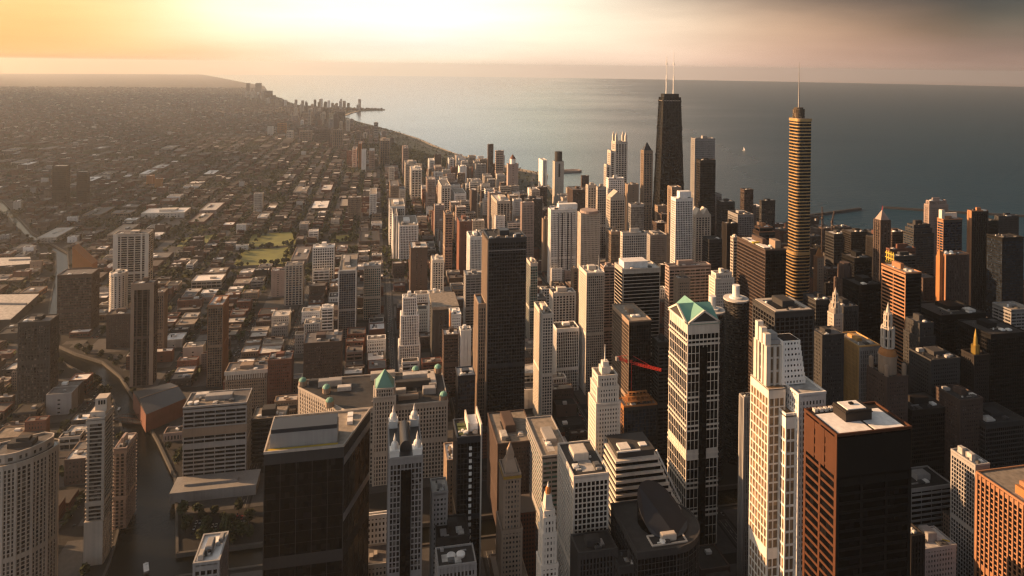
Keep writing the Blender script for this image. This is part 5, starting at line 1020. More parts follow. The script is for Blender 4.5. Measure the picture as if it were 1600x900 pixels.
 ('far_tower', 'wide brown block left of the tan striped hazy tower', AP, 491, 516, 202, dict(d=3500, dep=26, st='punched', wm='brown', pent=0)),
 ('far_tower', 'hazy taupe block left of the wide brown one', AP, 468, 487, 205, dict(d=3500, dep=26, st='ribs', wm='tan', pent=0)),
 ('far_tower', 'orange-lit hazy tower on the left of the shore row', AP, 434, 447, 193, dict(d=3900, dep=26, st='ribs', wm='orange', pent=0)),
 ('far_tower', 'pale hazy block right of the orange-lit shore tower', AP, 448, 458, 205, dict(d=3600, dep=26, st='ribs', wm='cream', pent=0)),
 ('far_tower', 'small pale hazy block leftmost in the shore row', AP, 418, 427, 198, dict(d=3800, dep=26, st='plain', wm='cream', pent=0)),
 ('far_tower', 'hazy reddish slab between the harbour and the taupe block', AP, 456, 466, 181, dict(d=4700, dep=26, st='ribs', wm='pink', pent=0)),
 ('far_tower', 'hazy grey slab just left of the darkest shore tower', AP, 514, 521, 186, dict(d=4100, dep=26, st='ribs', wm='grey', pent=0)),
 # --- streeterville and the dark right
 ('brown_lit_tower', 'brown flat tower with warm left face near the lake, right of the dark granite tower', AP, 1163, 1177, 297, dict(d=1450, side=1157, st='dark', wm='brown', gm='glassdim', pent=0, short='the brown lakeside flat tower')),
 ('curved_grey_tower', 'grey tower with rounded front and orange roof stub left of the gold skyscraper', AP, 1190, 1211, 314, dict(d=1350, side=1187, st='bands', wm='dgrey', gm='glassdim', pent=1)),
 ('white_wing_block', 'pale gridded block with dark roof below the brown lakeside flat tower', O, 1153, 1177, 336, dict(d=1180, side=1138, st='grid', wm='grey', gm='glassdim', rm='roofdark', pent=1, short='the pale gridded block with dark roof')),
 ('maroon_block', 'dark block with copper-lit left edge before the pale gridded block', O, 1136, 1152, 350, dict(d=1080, side=1129, st='ribs', wm='dbrown', gm='glassblack', rm='roofpale', pent=1)),
 ('orange_stepped_block', 'stepped block with orange lit roof terraces left of the gold skyscraper', O, 1187, 1207, 356, dict(d=1020, side=1180, st='bigbands', wm='terracotta', front='dgrey', gm='glassblack', tiers=((6, 2),), pent=2)),
 ('dark_low_slab', 'nearly black slab below the paired-gable grey tower', O, 1108, 1128, 375, dict(d=1020, dep=20, st='dark', wm='dgrey', gm='glassblack', rm='roofdark', pent=0)),
 ('far_dark_slab', 'dark slab by the shore right of the flat-topped marble skyscraper', AP, 1118, 1127, 304, dict(d=1500, dep=20, st='ribs', wm='grey', gm='glassblack', pent=0)),
 ('far_dark_slab', 'wide dark slab second right of the flat-topped marble skyscraper', AP, 1128, 1148, 316, dict(d=1420, dep=20, st='dark', wm='dgrey', gm='glassblack', pent=1)),
 ('lake_dark_tower', 'dark tower by the water right of the slender crane mast', AP, 1303, 1328, 366, dict(d=1250, dep=24, st='dark', wm='dgrey', gm='glassblack', rm='roofpale', pent=1)),
 ('lake_dark_tower', 'dark tower with pale roof box left of the red-tipped tower', AP, 1330, 1355, 363, dict(d=1230, dep=24, st='dark', wm='dbrown', gm='glassblack', rm='roof', pent=1)),
 ('dark_orange_cap_tower', 'black slab with an orange-lit roof bump in the dark right cluster', O, 1335, 1362, 404, dict(d=900, dep=24, st='dark', wm='black', gm='glassblack', rm='roof', pent=1, short='the orange-bumped black slab')),
 ('red_foot_tower', 'dark lower wing left of the red-tipped tower', AP, 1366, 1377, 372, dict(d=1120, dep=18, st='ribs', wm='dbrown', gm='glassblack', pent=0)),
 ('sun_top_block', 'dark block with sunlit pale top right of the red-tipped tower', O, 1394, 1416, 363, dict(d=1150, dep=22, st='dark', wm='brown', gm='glassblack', rm='roofpale', pent=1)),
 ('rust_roof_block', 'rust-brown low slab with bright roof dots in the dark right cluster', O, 1390, 1430, 389, dict(d=980, side=1386, st='dark', wm='brick', gm='glassblack', rm='roof', pent=3)),
 ('purple_box_block', 'purplish slab with yellow-lit scaffolding on its left end', O, 1398, 1431, 401, dict(d=900, side=1387, st='bands', wm='dgrey', gm='glassblack', rm='roofpale', pent=1, short='the yellow-ended purplish slab')),
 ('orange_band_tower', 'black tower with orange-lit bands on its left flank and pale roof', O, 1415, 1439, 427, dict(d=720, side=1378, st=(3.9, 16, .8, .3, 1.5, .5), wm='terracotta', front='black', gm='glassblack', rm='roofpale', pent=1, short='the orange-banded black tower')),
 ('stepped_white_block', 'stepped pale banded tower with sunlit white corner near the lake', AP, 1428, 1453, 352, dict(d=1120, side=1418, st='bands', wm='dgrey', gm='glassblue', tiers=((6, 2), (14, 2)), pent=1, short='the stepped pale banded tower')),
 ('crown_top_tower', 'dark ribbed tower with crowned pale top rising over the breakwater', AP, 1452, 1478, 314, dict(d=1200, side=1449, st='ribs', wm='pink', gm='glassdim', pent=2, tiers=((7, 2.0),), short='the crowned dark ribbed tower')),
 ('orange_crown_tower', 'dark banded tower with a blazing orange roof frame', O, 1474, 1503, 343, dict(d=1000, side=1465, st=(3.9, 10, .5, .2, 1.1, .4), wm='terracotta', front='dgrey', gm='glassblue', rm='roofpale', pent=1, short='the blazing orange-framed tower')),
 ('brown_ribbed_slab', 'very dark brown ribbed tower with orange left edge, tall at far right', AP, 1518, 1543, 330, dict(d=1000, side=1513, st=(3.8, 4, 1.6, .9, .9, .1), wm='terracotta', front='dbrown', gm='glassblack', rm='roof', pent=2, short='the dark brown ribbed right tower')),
 ('grey_edge_tower', 'grey-edged dark tower second from the right edge', AP, 1560, 1591, 338, dict(d=1150, side=1556, st='ribs', wm='dgrey', gm='glassblack', pent=1, short='the grey-edged right tower')),
 ('black_edge_tower', 'black slab in front of the grey-edged tower near the right edge', AP, 1566, 1599, 372, dict(d=950, dep=24, st='dark', wm='black', gm='glassblue', rm='roofdark', pent=0)),
 ('black_gap_slab', 'black slab filling the gap right of the dark brown ribbed tower', AP, 1543, 1560, 346, dict(d=1100, dep=24, st='dark', wm='black', gm='glassblack', rm='roofdark', pent=0)),
 ('pale_edge_block', 'grey banded block cut by the right edge at mid height', AP, 1580, 1612, 484, dict(d=800, dep=24, st='bands', wm='grey', gm='glassdim', pent=1)),
 ('big_black_block', 'massive black block filling the dark right side', O, 1470, 1540, 492, dict(d=760, dep=40, st='dark', wm='black', gm='glassblack', rm='roofdark', pent=2, short='the massive black right block')),
 ('big_black_block', 'massive near-black block at the right edge below the grey banded one', O, 1548, 1604, 522, dict(d=700, dep=40, st='dark', wm='black', gm='glassblack', rm='roofdark', pent=2)),
 ('grey_stone_pinnacle', 'narrow grey stone tower left of the massive black right block', O, 1437, 1458, 506, dict(d=690, dep=18, st='punched', wm='dgrey', gm='glassdim', pent=1, tiers=((14, 1.2),))),
 ('striped_roof_block', 'dark block with white roof strips right of the domed lantern tower', O, 1455, 1499, 562, dict(d=640, dep=26, st='punched', wm='dgrey', gm='glassblack', rm='roofdark', pent=2, short='the white-striped roof block')),
 ('unlit_slab', 'unlit dark slab between the black gridded tower and the gothic-spired tower', O, 1275, 1300, 470, dict(d=740, dep=22, st='dark', wm='dgrey', gm='glassblack', pent=1)),
 ('unlit_slab', 'unlit brown slab below the black slab with orange roof bump', O, 1318, 1340, 480, dict(d=720, dep=22, st='ribs', wm='dgrey', gm='glassblack', pent=1)),
 ('unlit_slab', 'black unlit slab between the gold-ribbed tower and the orange-banded tower', O, 1342, 1378, 446, dict(d=760, dep=26, st='dark', wm='black', gm='glassblack', rm='roofdark', pent=1)),
 ('front_dark_block', 'dim brown stone block below the massive black right block', O, 1500, 1535, 625, dict(d=600, dep=26, st='punched', wm='brown', gm='glassdim', rm='roofdark', pent=2)),
 ('front_dark_block', 'maroon flat block behind the grey concrete grid slab', O, 1425, 1485, 640, dict(d=610, dep=30, st='dark', wm='dbrown', gm='glassblack', rm='roofdark', pent=2)),
 ('front_dark_block', 'dark block behind the orange-ribbed block at the right edge', O, 1540, 1602, 660, dict(d=600, dep=30, st='dark', wm='dgrey', gm='glassblack', rm='roofdark', pent=3)),
]
TB = {}
for (nm, lb, ct, x0, x1, y, kw) in ROWS: TB[lb] = T(nm, lb, ct, x0, x1, y, **kw)
def by(s): return next(v for k, v in TB.items() if s in k)
# crowns and roof things of those towers
t = by('with dark round cap'); cx, cy2 = (t.e0+t.e1)/2, (t.n0+t.n1)/2; b = MB(); b.cyl(cx, cy2, (t.e1-t.e0)*.42, t.h+.2, t.h+30, 16, (t.e1-t.e0)*.40); part('dark_cap', b, 'dbrown', t.root)
b = MB(); b.box(cx-2.5, t.n0-1.2, t.h-45, cx+2.5, t.n0-.4, t.h-5); part('dark_slot', b, 'dbrown', t.root)
t = by('small red cone'); cx, cy2 = (t.e0+t.e1)/2, (t.n0+t.n1)/2; b = MB(); b.cyl(cx, cy2, 8, t.h+.1, t.h+15, 12); dr = part('drum', b, 'white', t.root); b = MB(); b.cone(circ(cx, cy2, 8.6, 12), t.h+15, cx, cy2, t.h+27); part('cone_roof', b, 'brick', dr)
def gable(t, hh, mt, ins=0, y0=None, y1=None, x0=None, x1=None):
    a, c = (x0 or t.e0)+ins, (x1 or t.e1)-ins; y0 = y0 or t.n0; y1 = y1 or t.n1; z = t.h+.2; b = MB()
    b.raw([(a, y0, z), (c, y0, z), ((a+c)/2, y0, z+hh), (a, y1, z), (c, y1, z), ((a+c)/2, y1, z+hh)], [(0, 1, 2), (5, 4, 3), (0, 2, 5, 3), (2, 1, 4, 5), (1, 0, 3, 4)]); part('gable', b, mt, t.root)
t = by('arched gable top'); gable(t, 12, 'beige')
t = by('paired gabled tops'); xm = (t.e0+t.e1)/2; gable(t, 11, 'beige', x1=xm-.4); gable(t, 11, 'beige', x0=xm+.4)
t = by('rounded crown behind'); cx, cy2 = (t.e0+t.e1)/2, (t.n0+t.n1)/2; b = MB(); b.cyl(cx, cy2, (t.e1-t.e0)*.45, t.h+.2, t.h+5, 20); part('round_crown', b, 'pink', t.root)
t = by('two big round roof fans')
for k in (0, 1):
    x = t.e0+(t.e1-t.e0)*(.38+.26*k); yy = (t.n0+t.n1)/2; b = MB(); b.cyl(x, yy, 3.0, t.h+.2, t.h+1.6, 20); b.cyl(x, yy, 2.2, t.h+1.6, t.h+1.9, 20); part('roof_fan', b, 'roofwhite', t.root)
t = by('yellow roof rails'); b = MB(); b.bar((t.e0+1, t.n1-6, t.h+2), (t.e0+6, t.n1-9, t.h+2), .7); part('roof_rail', b, 'yellow', t.root)
b = MB(); b.bar((t.e1-7, t.n0+5, t.h+2), (t.e1-3, t.n0+2, t.h+2), .7); part('roof_rail', b, 'yellow', t.root)
t = by('blazing orange roof'); b = MB(); w = t.e1-t.e0; b.box(t.e0, t.n0+3, t.h, t.e0+w*.16, t.n1-2, t.h+14); b.box(t.e0+w*.16, t.n0+8, t.h, t.e1-1, t.n0+11, t.h+8); part('roof_frame', b, 'cream', t.root)
t = by('yellow-lit scaffolding'); b = MB()
for k in range(4): b.box(t.e0-.9, t.n0+1+k*4, t.h-25, t.e0-.4, t.n0+2.2+k*4, t.h+6)
for k in range(5): b.box(t.e0-1.0, t.n0, t.h-22+k*6, t.e0-.95+.5, t.n0+16, t.h-20.8+k*6)
part('scaffold', b, 'yellow', t.root)  # yellow light on the left end is put into the bar colour
t = by('dark hollow roof'); w, dd = t.e1-t.e0, t.n1-t.n0; b = MB(); b.box(t.e0+w*.2, t.n0+dd*.25, t.h+.3, t.e1-w*.2, t.n1-dd*.2, t.h+1.1); part('roof_well', b, 'black', t.root)
b = MB(); P = rect(t.e0+1, t.n0+1, t.e1-1, t.n1-1); parapet(P, t.h+.6, b, 1.0, 0, 4); part('roof_rim', b, 'beige', t.root)
t = by('white and yellow roof'); w, dd = t.e1-t.e0, t.n1-t.n0
for q in ((.1, .55, .5, .9, 'roofwhite', 1.2), (.15, .15, .5, .45, 'roofwhite', 1.0), (.08, .47, .45, .53, 'yellow', 2.2), (.62, .1, .9, .3, 'tan', 9)):
    b = MB(); b.box(t.e0+w*q[0], t.n0+dd*q[1], t.h+.3, t.e0+w*q[2], t.n0+dd*q[3], t.h+q[5]); part('roof_unit', b, q[4], t.root)
t = by('thin white floor bands'); b = MB(); b.box(t.e0+3, t.n0+6, t.h+.2, t.e0+(t.e1-t.e0)*.72, t.n1-4, t.h+7.5); part('penthouse', b, 'roofwhite', t.root)
t = by('pale arcade cornice'); b = MB(); b.box(t.e0-1, t.n0-1.1, t.h-3, t.e1+1, t.n0-.6, t.h+1.5); part('cornice', b, 'cream', t.root)
b = MB(); x = t.e0+1
while x < t.e1-2: b.box(x, t.n0-1.25, t.h-8.5, x+1.2, t.n0-.7, t.h-3.02); x += 2.6
part('arcade', b, 'cream', t.root)
t = by('wide grey horizontally banded'); b = MB(); z = t.h-28; b.box(t.e0-.8, t.n0-.9, z, t.e1+.8, t.n0-.7, z+8); part('plain_belt', b, 'tan', t.root)
b = MB(); w = t.e1-t.e0; b.box(t.e0-4, t.n0-26, 0, t.e1+14, t.n0-2, 9); b.box(t.e0-4.6, t.n0-26.6, 9, t.e1+14.6, t.n0-1.4, 10.2); b.box(t.e0+6, t.n0-18, 10.2, t.e1-4, t.n0-14, 12); part('podium', b, 'grey', t.root); HERO.append((t.e0-6, t.n0-28, t.e1+16, t.n0, 12))
for k in (0, 1): b = MB(); b.cyl(t.e0+4+k*6, t.n0+7, 2.3, t.h+.3, t.h+2.4, 14); part('roof_fan', b, 'steelwhite', t.root)
t = by('tall dark glass tower framed'); b = MB(); b.box(t.e0-1.2, t.n0-1.4, 0, t.e0+.4, t.n0-.6, t.h+3); b.box(t.e1-.4, t.n0-1.4, 0, t.e1+1.2, t.n0-.6, t.h+6); b.box(t.e0+.42, t.n0-1.35, t.h+1, t.e1-.42, t.n0-.65, t.h+2.6); part('white_frame', b, 'white', t.root)
t = by('pale framed office tower'); b = MB()
for x0, x1 in ((t.e0-.9, t.e0+(t.e1-t.e0)*.13), (t.e1-(t.e1-t.e0)*.22, t.e1-(t.e1-t.e0)*.17), (t.e1-(t.e1-t.e0)*.1, t.e1+.9)): b.box(x0, t.n0-1.2, 0, x1, t.n0-.7, t.h+1.4)
part('side_frame', b, 'cream', t.root)
t = by('dark apartment tower with stone side'); b = MB()
for x0, x1 in ((t.e0-.8, t.e0+3.2), (t.e1-4.2, t.e1+.8)): b.box(x0, t.n0-1.1, 0, x1, t.n0-.6, t.h+1.4)
b.box(t.e0+3.22, t.n0-1.05, t.h-7, t.e1-4.22, t.n0-.65, t.h+1.3); part('side_frame', b, 'tan', t.root)
t = by('four dark window stripes'); b = MB()
for q in (.30, .44, .66, .8): x = t.e0+(t.e1-t.e0)*q; b.box(x-.9, t.n0-.95, 4, x+.9, t.n0-.6, t.h-6)
part('window_stripe', b, 'slate', t.root)
b = MB(); b.box(t.e0+(t.e1-t.e0)*.35, t.n0+8, t.h, t.e1+4, t.n1+3, t.h+9); part('rear_wing_top', b, 'white', t.root)
t = by('white roof boxes'); cx = (t.e0+t.e1)/2; b = MB(); b.bar((t.e1-5, t.n0+8, t.h), (t.e1-5, t.n0+8, t.h+20), .5, .2); part('mast', b, 'steelwhite', t.root)
t = by('before the black X-braced'); w = t.e1-t.e0; b = MB(); b.box(t.e0+w*.28, t.n0+3, t.h, t.e1-1, t.n1-3, t.h+11); part('white_penthouse', b, 'roofwhite', t.root)
t = by('overhanging pale flat roof'); b = MB(); b.box(t.e0-2.5, t.n0-2.5, t.h+1.4, t.e1+2.5, t.n1+2.5, t.h+5.4); part('overhang_roof', b, 'rooftan', t.root)
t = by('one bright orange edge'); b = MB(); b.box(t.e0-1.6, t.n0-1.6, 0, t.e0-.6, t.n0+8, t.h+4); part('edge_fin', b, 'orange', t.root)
t = by('two roof boxes beside'); dd = t.n1-t.n0; w = t.e1-t.e0
for k in (0, 1): b = MB(); b.box(t.e0+w*.12, t.n0+dd*(.22+.4*k), t.h, t.e0+w*.4, t.n0+dd*(.42+.4*k), t.h+6); part('roof_box', b, 'roofpale', t.root)
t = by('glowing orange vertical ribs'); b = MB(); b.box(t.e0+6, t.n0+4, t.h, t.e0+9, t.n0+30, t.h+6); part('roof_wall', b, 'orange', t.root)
# slender construction cranes near the lake
tower_crane(1285, 342, (-14, 0, 0), (3, 5, 22), 1150, 0, 'slender dark crane mast near the lake right of the gold glass skyscraper', 1.1)
tower_crane(1300, 348, (3, 2, -4), (8, 4, 22), 1160, 0, 'thin leaning crane just right of the slender dark mast', 1.1)
# long gable-roofed riverside shed, orange wedge roof, big flat depot roof
def shed():
    z = 20; p = [ground(208, 612, z), ground(228, 648, z), ground(291, 622, z), ground(266, 598, z)]
    if True:
        a, b_, c, d_ = [Vector((*q, 0)) for q in p]; r = thing('riverside_shed', tuple((a+b_+c+d_)/4), 'long dark low-pitched shed with an orange-lit brick end by the river', 'warehouse')
        b = MB(); P = [tuple(b_.xy), tuple(c.xy), tuple(d_.xy), tuple(a.xy)]; b.prism(P, 0, z); part('wall', b, 'brick', r)
        b = MB(); m1, m2 = (a+b_)/2, (c+d_)/2; up_ = Vector((0, 0, z+5)); q = [v+Vector((0, 0, z+.1)) for v in (a, b_, c, d_)]
        b.raw([tuple(v) for v in q]+[tuple(m1+up_), tuple(m2+up_)], [(1, 2, 5, 4), (3, 0, 4, 5), (0, 1, 4), (2, 3, 5), (3, 2, 1, 0)]); part('roof', b, 'slate', r)
        b = MB(); b.bar(tuple(m1+up_), tuple(m2+up_), .8); part('ridge_cap', b, 'tan', r)
        xs = [v[0] for v in p]; ys = [v[1] for v in p]; addhero(min(xs), min(ys), max(xs), max(ys), z, 'the riverside shed')
shed()
def wedge():
    d = 1180; X, Y = xy(128, 405); n = d*(CY-X*SY); e0, e1 = e_at(113, 395, n), e_at(144, 395, n); h0 = CAMZ-xy(113, 385)[1]*d; h1 = CAMZ-xy(144, 414)[1]*d
    r = thing('wedge_building', ((e0+e1)/2, n+10, 0), 'wedge-shaped building with a steep orange-lit sloping side, far left', 'building')
    b = MB(); b.raw([(e0, n, 0), (e1, n, 0), (e1, n+24, 0), (e0, n+24, 0), (e0, n, h0), (e1, n, h1), (e1, n+24, h1), (e0, n+24, h0)], [(0, 1, 5, 4), (1, 2, 6, 5), (2, 3, 7, 6), (3, 0, 4, 7), (3, 2, 1, 0), (4, 5, 6, 7)]); part('wall', b, 'orange', r)  # orange sunlight on the slope is put into the wall colour
    b = MB(); z = 6
    while z < h1-3: b.box(e0-.4, n-.4, z, e1+.4, n-.01, z+1.2); z += 4
    part('floor_band', b, 'brown', r); addhero(e0, n, e1, n+24, h0, 'the orange wedge building')
wedge()
def depot(p, z, label, mt, short=None):
    q = [ground(x, y, z) for x, y in p]; cx = sum(a for a, _ in q)/4; cyy = sum(b for _, b in q)/4; r = thing('flat_roof_depot', (cx, cyy, 0), label, 'warehouse')
    b = MB(); b.prism(q, 0, z); part('wall', b, 'dgrey', r); b = MB(); b.prism(grow(q, 1), z+.01, z+.6); part('roof', b, mt, r)
    b = MB(); u = [((q[3][i]+q[2][i])/2*.6+(q[0][i]+q[1][i])/2*.4) for i in (0, 1)]; v = (q[1][0]*.45+q[2][0]*.55, q[1][1]*.45+q[2][1]*.55); b.bar((u[0], u[1], z+1.6), (v[0], v[1], z+1.6), 3.2); part('roof_vent', b, 'grey', r)
    xs = [a for a, _ in q]; ys = [b for _, b in q]; addhero(min(xs), min(ys), max(xs), max(ys), z, short)
depot([(-60, 502), (16, 499), (60, 460), (-60, 462)], 14, 'huge flat pale-roofed depot cut by the left edge', 'roofpale', 'the flat pale-roofed depot')
depot([(-20, 417), (50, 412), (46, 402), (-20, 404)], 10, 'low pale-roofed depot behind the big one at the left edge', 'roofpale')

# ------------------------------------------------------------------ low and mid-rise buildings on every block
hero = np.array(HERO)
def overlaps(x0, y0, x1, y1): return (bool(((hero[:, 0] < x1) & (hero[:, 2] > x0) & (hero[:, 1] < y1) & (hero[:, 3] > y0)).any()) or (near_water and any(nearpoly(a, c, river, 4) for a, c in ((x0, y0), (x1, y0), (x1, y1), (x0, y1), ((x0+x1)/2, (y0+y1)/2)))))
near_water = False
def hidden(e, n, z):
    """does a landmark stand between the camera and this point?"""
    o = np.array([0, 0, CAMZ]); dv = np.array([e, n, z])-o
    with np.errstate(divide='ignore', invalid='ignore'):
        ta, tb = (hero[:, 0]+3)/dv[0], (hero[:, 2]-3)/dv[0]; tc_, td = (hero[:, 1]+3)/dv[1], (hero[:, 3]-3)/dv[1]; te = (hero[:, 4]-CAMZ)/dv[2]
    lo = np.maximum(np.maximum(np.minimum(ta, tb), np.minimum(tc_, td)), te); hi = np.minimum(np.maximum(ta, tb), np.maximum(tc_, td))
    return bool(((lo < hi) & (lo < .995) & (hi > 0)).any())
rnd = random.Random(11); cand = []
GREEN = []
for (bx, by_, bh) in BLOCKS:
    near_water = (bx, by_) in WET
    far_ = by_ > 1150 and bx < 100 or bx < -500; tt = rnd.random()
    if far_ and tt < .17:                       # yards, sheds and schools instead of rows
        k = rnd.choice((1, 1, 2)); hh = bh/k
        for i in range(k):
            x0, x1, y0_, y1_ = bx+rnd.uniform(2, 16), bx+BW-rnd.uniform(2, 16), by_+i*hh+rnd.uniform(3, 12), by_+(i+1)*hh-rnd.uniform(3, 14)
            if y1_-y0_ > 8 and not overlaps(x0, y0_, x1, y1_) and not any(inpoly(*c_, q_) for q_ in PARKS for c_ in ((x0, y0_), (x1, y1_), (x0, y1_), (x1, y0_))): cand.append((x0, y0_, x1, y1_, rnd.uniform(7, 14)))
        continue
    if far_ and tt < .25: GREEN.append((bx, by_, bh)); continue
    y = by_+1.5; colsplit = [bx+1.5, bx+BW*rnd.uniform(.44, .56), bx+BW-1.5]
    for c in (0, 1):
        y = by_+1.5; xa, xb = colsplit[c]+(1 if c else 0), colsplit[c+1]-(1 if c == 0 else 0)
        while y < by_+bh-7:
            e, n = (xa+xb)/2, y
            resid = n > 1400 and e < 150
            ln = (rnd.uniform(6, 13) if rnd.random() < .8 else rnd.uniform(16, 40)) if resid else rnd.uniform(11, 26)
            ln = min(ln, by_+bh-1.5-y)
            if ln < 5: break
            if e < -190 and n < 1000: z = rnd.choice((8, 10, 14, 18, 24))
            elif n < 566: z = rnd.choice((14, 22, 30, 38, 46, 55, 62)) if e > -120 else rnd.uniform(6, 22)
            elif e > 430 and n < 1400: z = rnd.choice((20, 30, 40, 52, 64, 75))*rnd.uniform(.85, 1.1)
            elif -140 < e <= 430 and n < 1350: z = rnd.choice((8, 10, 12, 14, 16, 18, 22, 27, 33))
            elif e > 140: z = rnd.choice((12, 16, 20, 28, 36, 46, 56, 66, 78, 92))
            else: z = rnd.uniform(6, 12) if rnd.random() < .93 else rnd.uniform(14, 24)
            x0, x1, y0_, y1_ = xa+rnd.uniform(0, 3)*(2.2 if resid else 1), xb-rnd.uniform(0, 4)*(2.5 if resid else 1), y, y+ln-rnd.choice((.3, .3, .6, 3))
            if rnd.random() < (.86 if n < 1400 else .93) and not (y0_ < 600 and -170 < x0 < -20) and not overlaps(x0, y0_, x1, y1_) and not any(inpoly(*c_, q_) for q_ in PARKS for c_ in ((x0, y0_), (x1, y1_), (x0, y1_), (x1, y0_))):
                cand.append((x0, y0_, x1, y1_, z))
            y += ln
near_water = False
WM = ['brick', 'brown', 'tan', 'grey', 'pink', 'white', 'dgrey', 'beige', 'brick', 'brown']; RM = ['roof', 'roofpale', 'roofdark', 'roofwhite', 'rooftan', 'roof']
RW = {'roof': 'grey', 'roofpale': 'pale', 'roofdark': 'black', 'roofwhite': 'bright white', 'rooftan': 'tan'}
scored = []
for c in cand:
    x0, y0_, x1, y1_, z = c; px, py, d = proj((x0+x1)/2, (y0_+y1_)/2, z)
    area = (x1-x0)*((z)+(y1_-y0_)*CAMZ/d)/d/d
    vis = -5 < px < 1605 and py < 905 and d > 100
    if vis and hidden((x0+x1)/2, (y0_+y1_)/2, z) and hidden((x0+x1)/2, y0_, z*.7): vis = False
    scored.append((area if vis else -1, c, px, py, d))
scored.sort(key=lambda s: -s[0])
low = [s for s in scored if s[0] > 0 and s[1][4] < 26][:290]; mid = [s for s in scored if s[0] > 0 and s[1][4] >= 26][:295]
indiv = low+mid; ids = set(id(s[1]) for s in indiv)
ORD = ['nearest', 'second nearest', 'third nearest', 'fourth nearest', 'fifth nearest', 'sixth nearest', 'seventh nearest', 'eighth nearest', 'ninth nearest', 'tenth nearest', 'eleventh nearest', 'twelfth nearest', 'thirteenth nearest', 'fourteenth nearest']
def where(px, py):
    best = min(ANCH, key=lambda a: math.hypot(a[1]-px, 1.0*(a[2]-py)))
    dx, dy = px-best[1], py-best[2]
    rel = ('right of' if dx > 0 else 'left of') if abs(dx) > abs(dy)*.7 else ('beyond' if dy < 0 else 'this side of')
    return best, rel, math.hypot(dx, dy)
def autolabel(items, group):       # items: (object, description, px, py)
    buckets = {}
    for o, desc, px, py in items:
        a, rel, ds = where(px, py); buckets.setdefault((desc, rel, a[0]), []).append((ds, o))
    for (desc, rel, an), lst in buckets.items():
        lst.sort(key=lambda q: q[0])
        for i, (_, o) in enumerate(lst):
            rk = '' if len(lst) == 1 else (', '+(ORD[i] if i < len(ORD) else str(i+1)+'th nearest'))
            o['label'] = (desc+rk+' '+rel+' '+an) if len((desc+rk+' '+rel+' '+an).split()) <= 16 else (desc.split(',')[0].replace(' in an open lot', '')+rk+' '+rel+' '+an); o['group'] = group
lo_items, mi_items = [], []
for s in indiv:
    (x0, y0_, x1, y1_, z) = s[1]; tall = z >= 26; r = random.Random(int(x0*13+y0_*7))
    wm, rm = r.choice((WM if not tall else ['white', 'cream', 'beige', 'white', 'pink', 'tan', 'brown', 'grey', 'brick']) if not (tall and x0 > 430 and y0_ < 1350) else ['dgrey', 'dbrown', 'dbrown', 'brown', 'black', 'dgrey']), r.choice(RM)  # right-hand cluster gets darker walls, its gloom put into the colour
    o = thing('mid_rise_building' if tall else 'low_rise_building', ((x0+x1)/2, (y0_+y1_)/2, 0), '', 'building')
    fr, gl = MB(), MB(); P = rect(x0, y0_, x1, y1_); st = r.choice(('punched', 'grid', 'ribs', 'bands', 'punched') if tall else ('punched', 'plain', 'punched', 'bands'))
    facade(P, 0, z, st, fr, gl, 1.25); parapet(P, z, fr, r.uniform(.7, 1.4), .45)
    fr.build('wall', wm, o); gl.build('glazing', 'glassdim', o)
    m = MB(); m.prism(grow(P, -.1), z-.2, z+.2); m.build('roof', rm, o)
    w, dd = x1-x0, y1_-y0_
    for k in range(r.choice((1, 1, 2, 3))):
        a, c = x0+w*r.uniform(.12, .7), y0_+dd*r.uniform(.12, .65); m = MB(); hh = r.uniform(1.2, 3.4); m.box(a, c, z+.18, a+w*r.uniform(.1, .24), c+dd*r.uniform(.12, .28), z+hh); m.build('roof_unit', r.choice(('roofpale', 'grey', 'steelwhite', wm, 'metal')), o)
    desc = WALLWORD.get(wm, 'dark')+(' mid-rise' if tall else ' low building')+', '+RW[rm]+' roof'
    (mi_items if tall else lo_items).append((o, desc, s[2], s[3]))
autolabel(lo_items, 'low-rise buildings filling the street blocks'); autolabel(mi_items, 'mid-rise buildings between the towers')

# hazy high-rises all along the far lakeshore
sh_items = []; r = random.Random(77); k = 0; tries = 0
while k < 75 and tries < 4000:
    tries += 1; i = r.randrange(13, 31); t_ = r.random(); a, c = coast[i], coast[i+1]; x = a[0]*(1-t_)+c[0]*t_-r.choice((200, 240, 290, 340, 420))-r.uniform(0, 70); y = a[1]*(1-t_)+c[1]*t_
    w, dd, z = r.uniform(14, 26), r.uniform(14, 30), r.choice((35, 45, 55, 65, 80, 100))*r.uniform(.85, 1.1); px, py, d = proj(x, y, z)
    if not land_at(x+60, y) or y > 8500 or any(inpoly(x, y, q_) for q_ in PARKS) or (hero[:, :4] is not None and overlaps(x-6, y-6, x+w+6, y+dd+6)) or hidden(x, y, z*.8): continue
    wm = r.choice(('tan', 'brown', 'pink', 'cream', 'white', 'beige', 'brown')); o = thing('lakeshore_tower', (x+w/2, y+dd/2, 0), '', 'apartment tower'); P = rect(x, y, x+w, y+dd); fr, gl = MB(), MB()
    facade(P, 0, z, r.choice(('ribs', 'bands', 'piers', 'plain')), fr, gl, 2.4); parapet(P, z, fr); fr.build('facade', wm, o); gl.build('glazing', 'glassdim', o)
    m = MB(); m.box(x+w*.3, y+dd*.3, z-.1, x+w*.7, y+dd*.7, z+4); m.build('penthouse', wm, o); m = MB(); m.prism(grow(P, -.1), z-.2, z+.2); m.build('roof', 'roof', o)
    HERO.append((x-3, y-3, x+w+3, y+dd+3, z)); hero = np.array(HERO); sh_items.append((o, 'hazy '+WALLWORD[wm]+' lakeshore high-rise', px, py)); k += 1
autolabel(sh_items, 'high-rises along the far lakeshore')

